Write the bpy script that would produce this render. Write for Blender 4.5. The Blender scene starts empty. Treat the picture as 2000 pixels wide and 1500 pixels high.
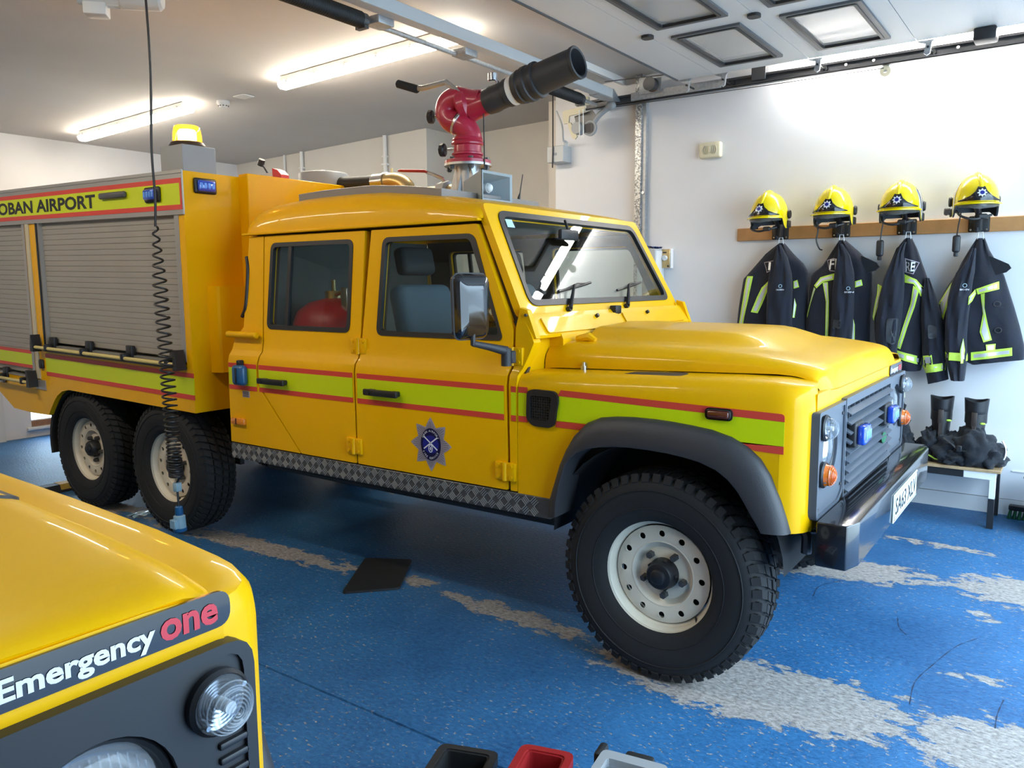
import bpy, bmesh, math, random
from mathutils import Vector, Matrix, geometry
random.seed(7)
SC = bpy.context.scene
COL = SC.collection
pi = math.pi
# ------------------------------------------------------------------ camera
cam = bpy.data.cameras.new('camera'); co = bpy.data.objects.new('camera', cam); COL.objects.link(co)
cam.sensor_width = 36.0; cam.lens = 36.0 * 1551.3 / 2000.0; cam.clip_start = .02; cam.clip_end = 200
yaw, pit, rol = math.radians(35.530), math.radians(7.156), math.radians(-.392)
fw = Vector((-math.sin(yaw)*math.cos(pit), math.cos(yaw)*math.cos(pit), -math.sin(pit)))
rt = Vector((math.cos(yaw), math.sin(yaw), 0)); up = rt.cross(fw)
r2 = rt*math.cos(rol) + up*math.sin(rol); u2 = -rt*math.sin(rol) + up*math.cos(rol)
m3 = Matrix((r2, u2, -fw)).transposed()
co.matrix_world = Matrix.Translation((1.2168, -2.5978, 1.4892)) @ m3.to_4x4()
SC.camera = co
SC.cycles.max_bounces = 5; SC.cycles.diffuse_bounces = 3; SC.cycles.glossy_bounces = 3; SC.cycles.transmission_bounces = 4; SC.cycles.transparent_max_bounces = 8
SC.cycles.use_light_tree = False
SC.cycles.caustics_reflective = False; SC.cycles.caustics_refractive = False
# ------------------------------------------------------------------ world, daylight
wd = bpy.data.worlds.new('sky'); SC.world = wd; wd.use_nodes = True
wt = wd.node_tree; bg = wt.nodes['Background']; bg.inputs[0].default_value = (.58, .80, 1.0, 1)
# overcast sky: brighter toward the zenith than at the horizon
tc = wt.nodes.new('ShaderNodeTexCoord'); sx = wt.nodes.new('ShaderNodeSeparateXYZ'); wt.links.new(tc.outputs['Generated'], sx.inputs[0])
mr = wt.nodes.new('ShaderNodeMapRange'); mr.inputs[1].default_value = 0.; mr.inputs[2].default_value = 1.; mr.inputs[3].default_value = 1.75; mr.inputs[4].default_value = 6.6
wt.links.new(sx.outputs[2], mr.inputs[0]); wt.links.new(mr.outputs[0], bg.inputs[1])
def portal(name, loc, rot, sx, sy):
    l = bpy.data.lights.new(name, 'AREA'); l.shape = 'RECTANGLE'; l.size = sx; l.size_y = sy; l.cycles.is_portal = True
    o = bpy.data.objects.new(name, l); COL.objects.link(o); o.location = loc; o.rotation_euler = rot; return o
portal('doorway_portal', (2.62, .55, 1.45), (0, pi/2, 0), 2.9, 5.2)
SC.view_settings.view_transform = 'Standard'; SC.view_settings.look = 'None'
SC.view_settings.exposure = 1.53; SC.view_settings.gamma = 1.0; SC.view_settings.use_curve_mapping = False
# ------------------------------------------------------------------ materials
MATS = {}
def nt(name):
    m = bpy.data.materials.new(name); m.use_nodes = True
    return m, m.node_tree, m.node_tree.nodes['Principled BSDF']
def noise(t, scale, detail=4, rough=.55, vec=None, dim='3D'):
    n = t.nodes.new('ShaderNodeTexNoise'); n.inputs['Scale'].default_value = scale
    n.inputs['Detail'].default_value = detail; n.inputs['Roughness'].default_value = rough
    if vec is not None: t.links.new(vec, n.inputs['Vector'])
    return n
def objco(t):
    return t.nodes.new('ShaderNodeTexCoord').outputs['Object']
def mixc(t, fac, a, b):
    n = t.nodes.new('ShaderNodeMix'); n.data_type = 'RGBA'
    for s, v in ((n.inputs[0], fac), (n.inputs[6], a), (n.inputs[7], b)):
        if isinstance(v, (tuple, list)): s.default_value = (*v[:3], 1)
        elif isinstance(v, (int, float)): s.default_value = v
        else: t.links.new(v, s)
    return n.outputs[2]
def ramp(t, fac, p0, p1, c0=0., c1=1.):
    n = t.nodes.new('ShaderNodeMapRange'); n.inputs[1].default_value = p0; n.inputs[2].default_value = p1
    n.inputs[3].default_value = c0; n.inputs[4].default_value = c1; t.links.new(fac, n.inputs[0]); return n.outputs[0]
def math_(t, op, a, b=None):
    n = t.nodes.new('ShaderNodeMath'); n.operation = op
    for i, v in enumerate((a, b)):
        if v is None: continue
        if isinstance(v, (int, float)): n.inputs[i].default_value = v
        else: t.links.new(v, n.inputs[i])
    return n.outputs[0]
def bump(t, b, h, strength=.2, dist=.01):
    n = t.nodes.new('ShaderNodeBump'); n.inputs['Strength'].default_value = strength; n.inputs['Distance'].default_value = dist
    t.links.new(h, n.inputs['Height']); t.links.new(n.outputs[0], b.inputs['Normal'])
def M(name, col=None, rough=.5, metal=0., coat=0., vary=0., vscale=6., bmp=0., bscale=60., emit=None, es=0., spec=None, sheen=0.):
    if name in MATS: return MATS[name]
    m, t, b = nt(name)
    b.inputs['Base Color'].default_value = (*col, 1); b.inputs['Roughness'].default_value = rough; b.inputs['Metallic'].default_value = metal
    b.inputs['Coat Weight'].default_value = coat; b.inputs['Coat Roughness'].default_value = .04
    if spec is not None: b.inputs['Specular IOR Level'].default_value = spec
    if sheen: b.inputs['Sheen Weight'].default_value = sheen
    if emit: b.inputs['Emission Color'].default_value = (*emit, 1); b.inputs['Emission Strength'].default_value = es
    if vary or bmp:
        v = objco(t)
        if vary:
            n = noise(t, vscale, 5, .6, v)
            f = ramp(t, n.outputs[0], .3, .7)
            t.links.new(mixc(t, f, tuple(c*(1-vary) for c in col), tuple(min(1, c*(1+vary)) for c in col)), b.inputs['Base Color'])
            t.links.new(ramp(t, n.outputs[0], .3, .7, max(.02, rough-.06), min(1, rough+.08)), b.inputs['Roughness'])
        if bmp:
            n2 = noise(t, bscale, 3, .5, v); bump(t, b, n2.outputs[0], bmp, .004)
    MATS[name] = m; return m
def glass(name, tint=(.9,.95,.95), ior=1.5, rough=0., body=None, bodyw=0.):
    m, t, b = nt(name); t.nodes.remove(b)
    out = t.nodes['Material Output']; tr = t.nodes.new('ShaderNodeBsdfTransparent'); tr.inputs[0].default_value = (*tint, 1)
    gl = t.nodes.new('ShaderNodeBsdfGlossy'); gl.inputs['Roughness'].default_value = rough
    f0 = ((ior-1)/(ior+1))**2; lw = t.nodes.new('ShaderNodeLayerWeight'); lw.inputs[0].default_value = .5
    fr = math_(t, 'ADD', math_(t, 'MULTIPLY', math_(t, 'POWER', lw.outputs['Facing'], 5.), 1-f0), f0)
    mx = t.nodes.new('ShaderNodeMixShader'); t.links.new(fr, mx.inputs[0])
    base = tr.outputs[0]
    if body:
        df = t.nodes.new('ShaderNodeBsdfDiffuse'); df.inputs[0].default_value = (*body, 1)
        m2 = t.nodes.new('ShaderNodeMixShader'); m2.inputs[0].default_value = bodyw
        t.links.new(tr.outputs[0], m2.inputs[1]); t.links.new(df.outputs[0], m2.inputs[2]); base = m2.outputs[0]
    t.links.new(base, mx.inputs[1]); t.links.new(gl.outputs[0], mx.inputs[2]); t.links.new(mx.outputs[0], out.inputs[0])
    MATS[name] = m; return m
YEL = (.84, .44, .001)
M('paint_yellow', YEL, .36, coat=.24, vary=.03, vscale=2.5, spec=.12)
M('paint_dark_gap', (.05, .025, .005), .7)
M('stripe_lime', (.60, .72, .0), .42, emit=None)
M('stripe_red', (.66, .055, .035), .45)
M('text_black', (.012, .013, .014), .5)
M('rubber', (.010, .010, .011), .78, bmp=.15, bscale=120)
M('plastic_black', (.013, .013, .015), .45)
M('plastic_dark', (.032, .032, .036), .52, bmp=.15, bscale=260)
M('plastic_grey', (.075, .080, .09), .42, bmp=.08, bscale=200)
M('plastic_slate', (.085, .10, .125), .40)
M('plastic_black_gloss', (.012, .012, .014), .12, coat=.6)
M('rim_cream', (.68, .62, .50), .38, vary=.06, vscale=9)
M('alu', (.50, .50, .50), .42, metal=.85, vary=.1, vscale=14)
M('alu_slat', (.37, .35, .315), .48, metal=.25, vary=.05, vscale=5)
M('alu_frame', (.42, .41, .39), .42, metal=.6)
M('galv', (.42, .44, .46), .5, metal=.7, vary=.2, vscale=50)
M('steel', (.62, .62, .62), .25, metal=.95)
M('chrome', (.8, .8, .82), .1, metal=1.)
M('steel_dark', (.10, .10, .105), .45, metal=.6)
M('brass', (.55, .42, .2), .35, metal=.8)
M('grey_paint', (.27, .29, .31), .45)
M('grey_light', (.50, .52, .53), .5)
M('horn_grey', (.30, .345, .37), .5)
M('cream_paint', (.54, .50, .36), .5)
M('bar_yellow', (.62, .52, .20), .45)
M('crack_blue', (.006, .022, .06), .7)
M('cream_plastic', (.72, .66, .48), .45)
M('white_plastic', (.78, .78, .77), .4)
M('red_paint', (.42, .018, .05), .32, coat=.3)
M('red_bright', (.50, .02, .02), .4)
M('bumper_black', (.009, .009, .011), .2, coat=.6)
M('wood_rail', (.46, .23, .085), .45, vary=.18, vscale=7)
M('wood_bench', (.44, .29, .15), .6, vary=.25, vscale=16)
M('cloth_navy', (.007, .009, .019), .85, vary=.4, vscale=14, bmp=.6, bscale=32, sheen=.12)
M('cloth_black', (.008, .010, .015), .9, vary=.4, vscale=14, bmp=.6, bscale=32, sheen=.12)
M('cloth_patch', (.03, .034, .042), .6, bmp=.3, bscale=90)
M('tape_lime', (.60, .86, .10), .6, vary=.08, vscale=40)
M('tape_silver', (.66, .68, .70), .35, metal=.25)
M('helmet_yellow', (.86, .68, .0), .22, coat=.8)
M('hose_black', (.012, .012, .012), .6, bmp=.3, bscale=150)
M('seat_grey', (.13, .18, .22), .8, bmp=.2, bscale=150)
M('cabin_dark', (.03, .032, .036), .7)
M('cabin_lining', (.42, .42, .38), .8)
M('cabin_grey', (.20, .20, .18), .8)
M('blue_plastic', (.012, .10, .26), .35, coat=.3)
M('blue_cloth', (.02, .05, .2), .9)
M('navy_print', (.004, .004, .05), .35)
M('royal_print', (.01, .015, .22), .35)
M('silver_print', (.36, .32, .36), .4, metal=.1)
M('silver_print_dark', (.10, .085, .10), .4)
M('white_print', (.75, .75, .8), .4)
M('red_print', (.60, .03, .045), .35)
M('badge_black', (.006, .006, .008), .18, coat=.6)
M('grey_tray', (.30, .31, .32), .5)
M('tool_black', (.014, .014, .015), .55, bmp=.15, bscale=200)
M('tool_red', (.30, .01, .012), .5, bmp=.1, bscale=200)
M('green_brush', (.01, .12, .05), .7)
M('amber', (.75, .16, .01), .15, coat=.8)
M('amber_dark', (.11, .022, .008), .2, coat=.8)
M('amber_mark', (.78, .25, .02), .2, coat=.5)
M('amber_lit', (.9, .45, .05), .2, emit=(1., .66, .22), es=16.)
M('blue_lens', (.01, .07, .55), .08, coat=1., spec=.8)
M('blue_lens_core', (.10, .30, .85), .15, coat=.5)
M('lamp_reflector', (.75, .77, .8), .12, metal=.9)
M('plate_white', (.74, .80, .78), .4)
M('sticker_blue', (.45, .65, .75), .5)
M('tube_glow', (1, 1, 1), .4, emit=(1., .90, .74), es=21.)
M('tube_glow_soft', (1, 1, 1), .4, emit=(1., .88, .70), es=15.)
M('tube_glow_twin', (1, 1, 1), .4, emit=(1., .96, .90), es=27.)
M('chock_yellow', (.55, .36, .06), .6, vary=.15, vscale=30)
M('tread_plate', (.13, .125, .12), .42, metal=.6, vary=.15, vscale=20)
M('tread_bar', (.62, .60, .56), .3, metal=.7)
M('walkway_plate', (.24, .22, .21), .5, metal=.4)
M('brick_brown', (.30, .15, .08), .8, vary=.2, vscale=20)
M('brown_lever', (.05, .035, .028), .45, metal=.3)
glass('window_glass', (.88, .92, .91), ior=1.5)
glass('windscreen_glass', (.88, .92, .91), ior=1.6)
glass('clear_lens', (.93, .95, .97), ior=1.45, body=(.8,.85,.9), bodyw=.10)
glass('amber_lens', (1., .80, .40), ior=1.4, body=(1.,.6,.1), bodyw=.35)
glass('visor_smoke', (.70, .67, .60), ior=1.5, body=(.34,.32,.28), bodyw=.35)
glass('door_pane', (.86, .87, .88), ior=1.45, body=(.75,.74,.72), bodyw=.35)
glass('clear_plug', (.75, .87, .95), ior=1.5, body=(.45,.7,.85), bodyw=.5)
# walls: matt white paint with faint marks
def wall_mat(name, col, dirt=.06):
    m, t, b = nt(name); v = objco(t); n = noise(t, 1.3, 6, .6, v); n2 = noise(t, 28, 3, .5, v)
    f = ramp(t, n.outputs[0], .35, .7)
    t.links.new(mixc(t, f, tuple(c*(1-dirt) for c in col), col), b.inputs['Base Color']); b.inputs['Roughness'].default_value = .75
    bump(t, b, n2.outputs[0], .06, .004); MATS[name] = m; return m
wall_mat('wall_dim', (.50, .48, .45), .2); wall_mat('wall_white', (.79, .79, .81)); wall_mat('wall_cream', (.70, .67, .62)); wall_mat('ceiling_white', (.60, .57, .545)); wall_mat('wall_block', (.74, .75, .76), .12)
def galv_flake():
    m, t, b = nt('galv_flake'); v = objco(t); n = t.nodes.new('ShaderNodeTexVoronoi'); n.inputs['Scale'].default_value = 95; t.links.new(v, n.inputs['Vector'])
    t.links.new(mixc(t, ramp(t, n.outputs['Color'], .2, .8), (.16,.165,.17), (.62,.63,.62)), b.inputs['Base Color'])
    b.inputs['Metallic'].default_value = .55; b.inputs['Roughness'].default_value = .4; MATS['galv_flake'] = m
galv_flake()
def door_white():
    m, t, b = nt('door_white'); v = objco(t); w = t.nodes.new('ShaderNodeTexWave'); w.wave_type = 'BANDS'; w.bands_direction = 'X'
    w.inputs['Scale'].default_value = 34; t.links.new(v, w.inputs['Vector']); b.inputs['Base Color'].default_value = (.60, .61, .615, 1)
    b.inputs['Roughness'].default_value = .42; bump(t, b, w.outputs['Fac'], .12, .002); MATS['door_white'] = m
door_white()
# floor: worn blue paint over pale concrete (wear patches lie where tyres run)
def floor_mat():
    m, t, b = nt('floor_blue'); v = objco(t)
    sep = t.nodes.new('ShaderNodeSeparateXYZ'); t.links.new(v, sep.inputs[0])
    mp = t.nodes.new('ShaderNodeMapping'); mp.inputs['Scale'].default_value = (1., 1.7, 1.); t.links.new(v, mp.inputs[0])
    nb = noise(t, 9., 7, .72, mp.outputs[0]); nf = noise(t, 42, 3, .7, mp.outputs[0]); nw = noise(t, 1.6, 3, .6, v)
    at = t.nodes.new('ShaderNodeAttribute'); at.attribute_name = 'wear'; total = at.outputs['Fac']
    worn = math_(t, 'ADD', math_(t, 'MULTIPLY', total, 1.0), math_(t, 'MULTIPLY', math_(t, 'SUBTRACT', nb.outputs[0], .5), 1.9))
    mask = ramp(t, worn, .50, .56)
    sp = noise(t, 44, 1, .5, mp.outputs[0]); area = nw
    chips = math_(t, 'MULTIPLY', ramp(t, sp.outputs[0], .655, .685), ramp(t, area.outputs[0], .38, .55))
    mask2 = math_(t, 'MAXIMUM', mask, math_(t, 'MULTIPLY', chips, .85))
    blue = mixc(t, ramp(t, nw.outputs[0], .3, .7), (.010, .054, .15), (.025, .122, .28))
    blue = mixc(t, math_(t, 'MULTIPLY', ramp(t, nf.outputs[0], .35, .7), .35), blue, (.07, .26, .52))
    conc = mixc(t, ramp(t, nf.outputs[0], .32, .68), (.17, .152, .14), (.42, .385, .36))
    t.links.new(mixc(t, mask2, blue, conc), b.inputs['Base Color'])
    t.links.new(ramp(t, mask2, 0, 1, .46, .75), b.inputs['Roughness']); b.inputs['Specular IOR Level'].default_value = .25
    h = math_(t, 'ADD', math_(t, 'MULTIPLY', mask2, -.5), math_(t, 'MULTIPLY', nf.outputs[0], .8))
    bump(t, b, h, .6, .008); MATS['floor_blue'] = m
FLOOR_WEAR = [(-2.65,.15,.98,.09,3,.9), (-.78,.20,.46,.075,-3,.85), (.34,.17,.52,.20,6,1.1), (1.30,.20,.44,.20,-4,1.1), (.25,1.66,.46,.17,12,1.0),
              (1.22,1.82,.40,.22,8,1.1), (.66,2.36,.36,.055,-2,.72), (-4.1,.09,.42,.10,16,.85), (-1.45,.27,.16,.06,0,.8), (.95,1.39,.05,.09,30,.8), (-3.0,1.55,1.2,.12,0,.7), (.98,.72,.22,.05,10,.6)]
floor_mat()
# ------------------------------------------------------------------ mesh helpers
SH = Vector((0, 0, 0))
OFF = {}
def link(o, parent=None):
    COL.objects.link(o)
    if parent is not None: o.parent = parent
    return o
class MB:
    def __init__(s): s.v = []; s.f = []
    def add(s, vs, fs):
        n = len(s.v); s.v += [tuple(v) for v in vs]; s.f += [tuple(i+n for i in f) for f in fs]; return s
    def bmadd(s, bm, mat=None):
        bm.verts.ensure_lookup_table()
        for i, v in enumerate(bm.verts): v.index = i
        s.add([(mat @ v.co if mat else v.co) for v in bm.verts], [[v.index for v in f.verts] for f in bm.faces]); bm.free(); return s
    def box(s, x0, x1, y0, y1, z0, z1, bev=0., seg=1, mat=None):
        bm = bmesh.new(); bmesh.ops.create_cube(bm, size=1.)
        for v in bm.verts: v.co = Vector(((x0+x1)/2 + v.co.x*(x1-x0), (y0+y1)/2 + v.co.y*(y1-y0), (z0+z1)/2 + v.co.z*(z1-z0)))
        if bev: bmesh.ops.bevel(bm, geom=bm.edges[:], offset=bev, segments=seg, affect='EDGES', profile=.5)
        return s.bmadd(bm, mat)
    def cyl(s, p0, p1, r0, r1=None, n=16, caps=True):
        r1 = r0 if r1 is None else r1
        return s.tube([p0, p1], [r0, r1], n, caps)
    def tube(s, pts, r, n=10, caps=True, closed=False, sq=None):
        P = [Vector(p) for p in pts]; k = len(P); R = r if isinstance(r, (list, tuple)) else [r]*k
        d0 = (P[1]-P[0]).normalized(); a = Vector((0,0,1)) if abs(d0.z) < .9 else Vector((1,0,0))
        nrm = d0.cross(a).normalized(); vs = []; prev = d0
        for i in range(k):
            if closed: d = (P[(i+1) % k]-P[i-1]).normalized()
            elif i == 0: d = d0
            elif i == k-1: d = (P[-1]-P[-2]).normalized()
            else: d = ((P[i+1]-P[i]).normalized() + (P[i]-P[i-1]).normalized()).normalized()
            q = prev.rotation_difference(d); nrm = (q @ nrm); nrm = (nrm - d*nrm.dot(d)).normalized(); prev = d; bn = d.cross(nrm)
            for j in range(n):
                t = 2*pi*j/n; vs.append(P[i] + (nrm*math.cos(t) + bn*math.sin(t)*(sq or 1.))*R[i])
        fs = []
        for i in range(k if closed else k-1):
            i2 = (i+1) % k
            for j in range(n): fs.append((i*n+j, i*n+(j+1) % n, i2*n+(j+1) % n, i2*n+j))
        if caps and not closed: fs += [tuple(range(n-1, -1, -1)), tuple((k-1)*n+j for j in range(n))]
        return s.add(vs, fs)
    def lathe(s, prof, o=(0,0,0), axis='y', n=32, a0=0., a1=2*pi):
        full = abs(a1-a0-2*pi) < 1e-6; cnt = n if full else n+1; vs = []; fs = []
        O = Vector(o)
        for i in range(cnt):
            t = a0 + (a1-a0)*i/n; c, q = math.cos(t), math.sin(t)
            for r, h in prof:
                vs.append(O + Vector({'y': (r*c, h, r*q), 'z': (r*c, r*q, h), 'x': (h, r*c, r*q)}[axis]))
        k = len(prof)
        for i in range(n):
            i2 = (i+1) % cnt
            for j in range(k-1): fs.append((i*k+j, i*k+j+1, i2*k+j+1, i2*k+j))
        return s.add(vs, fs)
    def prism(s, pts, f0, f1):
        # pts 2D polygon, f0/f1 map (a,b)->xyz for the two ends
        n = len(pts); vs = [f0(*p) for p in pts] + [f1(*p) for p in pts]
        return s.add(vs, [tuple(range(n)), tuple(range(2*n-1, n-1, -1))] + [(i, (i+1) % n, n+(i+1) % n, n+i) for i in range(n)])
    def grid(s, rows, closeu=False, closev=False):
        k = len(rows); n = len(rows[0]); vs = [p for r in rows for p in r]; fs = []
        for i in range(k if closev else k-1):
            for j in range(n if closeu else n-1):
                fs.append((i*n+j, i*n+(j+1) % n, ((i+1) % k)*n+(j+1) % n, ((i+1) % k)*n+j))
        return s.add(vs, fs)
    def ball(s, c, rx, ry=None, rz=None, n=16, m=10, z0=-1., z1=1.):
        ry = rx if ry is None else ry; rz = rx if rz is None else rz
        a0, a1 = math.asin(z0), math.asin(z1); rows = []
        for i in range(m+1):
            a = a0+(a1-a0)*i/m; rows.append([(c[0]+rx*math.cos(a)*math.cos(2*pi*j/n), c[1]+ry*math.cos(a)*math.sin(2*pi*j/n), c[2]+rz*math.sin(a)) for j in range(n)])
        return s.grid(rows, closeu=True)
    def xf(s, mat):
        s.v = [tuple(mat @ Vector(v)) for v in s.v]; return s
    def warp(s, fn):
        s.v = [tuple(fn(*v)) for v in s.v]; return s
    def mesh(s, name, mat, ang=38, merge=True):
        me = bpy.data.meshes.new(name); me.from_pydata(s.v, [], s.f)
        bm = bmesh.new(); bm.from_mesh(me)
        if merge: bmesh.ops.remove_doubles(bm, verts=bm.verts[:], dist=1e-5)
        bmesh.ops.recalc_face_normals(bm, faces=bm.faces[:]); bm.to_mesh(me); bm.free()
        if ang:
            me.polygons.foreach_set('use_smooth', [True]*len(me.polygons)); me.set_sharp_from_angle(angle=math.radians(ang))
        me.materials.append(MATS[mat] if isinstance(mat, str) else mat); me.update(); return me
    def build(s, name, mat, parent=None, ang=38, local=False, label=None):
        o = OFF.get(parent.name) if parent is not None else None
        if not local:
            d = SH - (o if o is not None else Vector((0,0,0)))
            if d.length > 0: s.v = [tuple(Vector(v)+d) for v in s.v]
        ob = link(bpy.data.objects.new(name, s.mesh(name, mat, ang)), parent)
        if parent is not None and o is not None: OFF[ob.name] = o
        if label: ob['label'] = label
        return ob
def empty(name, loc, label=None, cat=None, group=None):
    o = bpy.data.objects.new(name, None); COL.objects.link(o); o.empty_display_size = .1; o.location = loc; OFF[o.name] = Vector(loc)
    return tag(o, label, cat, group)
def tag(o, label=None, cat=None, group=None, kind=None):
    for k, v in (('label', label), ('category', cat), ('group', group), ('kind', kind)):
        if v: o[k] = v
    return o
def struct(mb, name, mat, label=None, ang=38):
    o = mb.build(name, mat, None, ang); o['kind'] = 'structure'
    if label: o['label'] = label
    return o
def rpoly(pts, r=.02, n=5):
    out = []; k = len(pts)
    for i in range(k):
        p = Vector(pts[i][:2]); a = Vector(pts[i-1][:2])-p; b = Vector(pts[(i+1) % k][:2])-p
        rr = pts[i][2] if len(pts[i]) > 2 else r
        rr = min(rr, a.length*.49, b.length*.49)
        if rr < 1e-5: out.append((p.x, p.y)); continue
        q0 = p+a.normalized()*rr; q1 = p+b.normalized()*rr
        for j in range(n+1):
            t = j/n; q = q0*(1-t)**2 + p*2*t*(1-t) + q1*t*t; out.append((q.x, q.y))
    return out
def circ(cx, cy, r, n=20, ry=None):
    return [(cx+r*math.cos(2*pi*i/n), cy+(ry or r)*math.sin(2*pi*i/n)) for i in range(n)]
def panel(mb, outline, holes, mapf, thick, cutb=(), cuta=()):
    """flat sheet with holes in (a,b); mapf(a,b,depth)->xyz"""
    bm = bmesh.new(); pts = []; ed = []
    for loop in [outline]+list(holes):
        n0 = len(pts); pts += [Vector((p[0], p[1])) for p in loop]; ed += [(n0+i, n0+(i+1) % len(loop)) for i in range(len(loop))]
    def inside(p, poly):
        c = False; j = len(poly)-1
        for i in range(len(poly)):
            if (poly[i][1] > p.y) != (poly[j][1] > p.y) and p.x < (poly[j][0]-poly[i][0])*(p.y-poly[i][1])/(poly[j][1]-poly[i][1])+poly[i][0]: c = not c
            j = i
        return c
    ov, oe, of = geometry.delaunay_2d_cdt(pts, ed, [], 0, 1e-6)[:3]
    bv = [bm.verts.new((v.x, v.y, 0)) for v in ov]
    for f in of:
        c = sum((ov[i] for i in f), Vector((0, 0)))/len(f)
        if inside(c, outline) and not any(inside(c, h) for h in holes):
            try: bm.faces.new([bv[i] for i in f])
            except ValueError: pass
    loose = [v for v in bm.verts if not v.link_faces]
    if loose: bmesh.ops.delete(bm, geom=loose, context='VERTS')
    for c in cutb: bmesh.ops.bisect_plane(bm, geom=bm.verts[:]+bm.edges[:]+bm.faces[:], plane_co=(0, c, 0), plane_no=(0, 1, 0))
    for c in cuta: bmesh.ops.bisect_plane(bm, geom=bm.verts[:]+bm.edges[:]+bm.faces[:], plane_co=(c, 0, 0), plane_no=(1, 0, 0))
    bm.verts.ensure_lookup_table()
    for i, v in enumerate(bm.verts): v.index = i
    n = len(bm.verts); vs = [mapf(v.co.x, v.co.y, 0.) for v in bm.verts]; fs = [[v.index for v in f.verts] for f in bm.faces]
    if thick:
        vs += [mapf(v.co.x, v.co.y, thick) for v in bm.verts]
        fs2 = [[i+n for i in reversed(f)] for f in fs]
        for e in bm.edges:
            if len(e.link_faces) == 1: a, b = e.verts[0].index, e.verts[1].index; fs2.append([a, b, b+n, a+n])
        fs = fs+fs2
    bm.free(); return mb.add(vs, fs)
def lerp_table(tab, x):
    if x <= tab[0][0]: return tab[0][1]
    for (a, b), (c, d) in zip(tab, tab[1:]):
        if x <= c: return b+(d-b)*(x-a)/(c-a)
    return tab[-1][1]
def smooth_table(tab, x):
    # monotone smooth interpolation through the points
    if x <= tab[0][0]: return tab[0][1]
    if x >= tab[-1][0]: return tab[-1][1]
    for i in range(len(tab)-1):
        if tab[i][0] <= x <= tab[i+1][0]:
            def sl(k):
                if k <= 0: return (tab[1][1]-tab[0][1])/(tab[1][0]-tab[0][0])
                if k >= len(tab)-1: return (tab[-1][1]-tab[-2][1])/(tab[-1][0]-tab[-2][0])
                s0 = (tab[k][1]-tab[k-1][1])/(tab[k][0]-tab[k-1][0]); s1 = (tab[k+1][1]-tab[k][1])/(tab[k+1][0]-tab[k][0])
                return 0 if s0*s1 <= 0 else 2*s0*s1/(s0+s1)
            h = tab[i+1][0]-tab[i][0]; t = (x-tab[i][0])/h
            return ((2*t**3-3*t*t+1)*tab[i][1]+(t**3-2*t*t+t)*h*sl(i)+(-2*t**3+3*t*t)*tab[i+1][1]+(t**3-t*t)*h*sl(i+1))
def bez(pts, n=8, closed=False):
    """Catmull-Rom through points"""
    P = [Vector(p) for p in pts]; k = len(P); out = []
    rng = range(k) if closed else range(k-1)
    for i in rng:
        p0 = P[i-1] if (i > 0 or closed) else P[0]*2-P[1]; p1 = P[i]; p2 = P[(i+1) % k]; p3 = P[(i+2) % k] if (i+2 < k or closed) else P[-1]*2-P[-2]
        for j in range(n):
            t = j/n; out.append(.5*((2*p1)+(-p0+p2)*t+(2*p0-5*p1+4*p2-p3)*t*t+(-p0+3*p1-3*p2+p3)*t**3))
    if not closed: out.append(P[-1])
    return out
def text(name, body, mat, origin, ax, ay, w=None, h=None, parent=None, bold=.0, ext=.0008, align='LEFT', space=1.0, label=None):
    """letters of height h (cap) / total width w, laid out along ax, upright along ay, raised along ax x ay"""
    c = bpy.data.curves.new(name, 'FONT'); c.body = body; c.size = 1.; c.extrude = 0.; c.offset = bold; c.space_character = space; c.resolution_u = 3
    ob = bpy.data.objects.new('tmp_text', c); me = bpy.data.meshes.new_from_object(ob); bpy.data.objects.remove(ob); 
    xs = [v.co.x for v in me.vertices]; ys = [v.co.y for v in me.vertices]
    x0, x1, y0, y1 = min(xs), max(xs), min(ys), max(ys)
    sx = (w/(x1-x0)) if w else None; sy = (h/(y1-y0)) if h else None
    sx = sx or sy; sy = sy or sx
    A = Vector(ax).normalized(); B = Vector(ay).normalized(); N = A.cross(B); O = Vector(origin)
    off = {'LEFT': 0., 'CENTER': -.5*(x1-x0)*sx, 'RIGHT': -(x1-x0)*sx}[align]
    mb = MB(); vs = [O + A*((v.co.x-x0)*sx+off) + B*((v.co.y-y0)*sy) + N*ext for v in me.vertices]
    mb.add(vs, [tuple(p.vertices) for p in me.polygons]); bpy.data.meshes.remove(me); bpy.data.curves.remove(c)
    if parent is None: return mb
    o = mb.build(name, mat, parent, 0, label=label); return o
# ------------------------------------------------------------------ the room
WY = 3.27          # wall with the coats
def ceil_z(x): return 3.10 + (x+1.7)*.026
XE = -7.27; XD = 2.6; YN = -4.6
# floor with one expansion joint running along the bay
ys_ = [YN-.2]+[YN-.2+(.05 if YN-.2+.05*k > -1.5 else .05)*k for k in range(1, int((-.760-(YN-.2))/.05))]+[-.760]
zs_ = [0]*len(ys_)+[-.006, -.006, 0]; ys_ += [-.757, -.749, -.746]; k_ = -.7
while k_ < 4.4: ys_.append(k_); zs_.append(0); k_ += .04
ys_.append(4.4); zs_.append(0); xs_ = [XE-.2+.05*i for i in range(int((XD+.1-XE+.2)/.05)+1)]+[XD+.1]
def wear_at(x, y):
    w = 0.
    for (cx, cy, a, b, ang, s) in FLOOR_WEAR:
        t = math.radians(ang); dx, dy = x-cx, y-cy
        if abs(dx) > 2*a+.5 or abs(dy) > 2*a+.5: continue
        u, v = (dx*math.cos(t)+dy*math.sin(t))/a, (-dx*math.sin(t)+dy*math.cos(t))/b
        w = max(w, s*max(0., min(1., (1.9-math.hypot(u, v))/1.65)))
    return w
mb = MB(); mb.grid([[(x, y, z) for y, z in zip(ys_, zs_)] for x in xs_]); FLOOR = struct(mb, 'floor', 'floor_blue', 'worn blue painted concrete floor')
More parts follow.
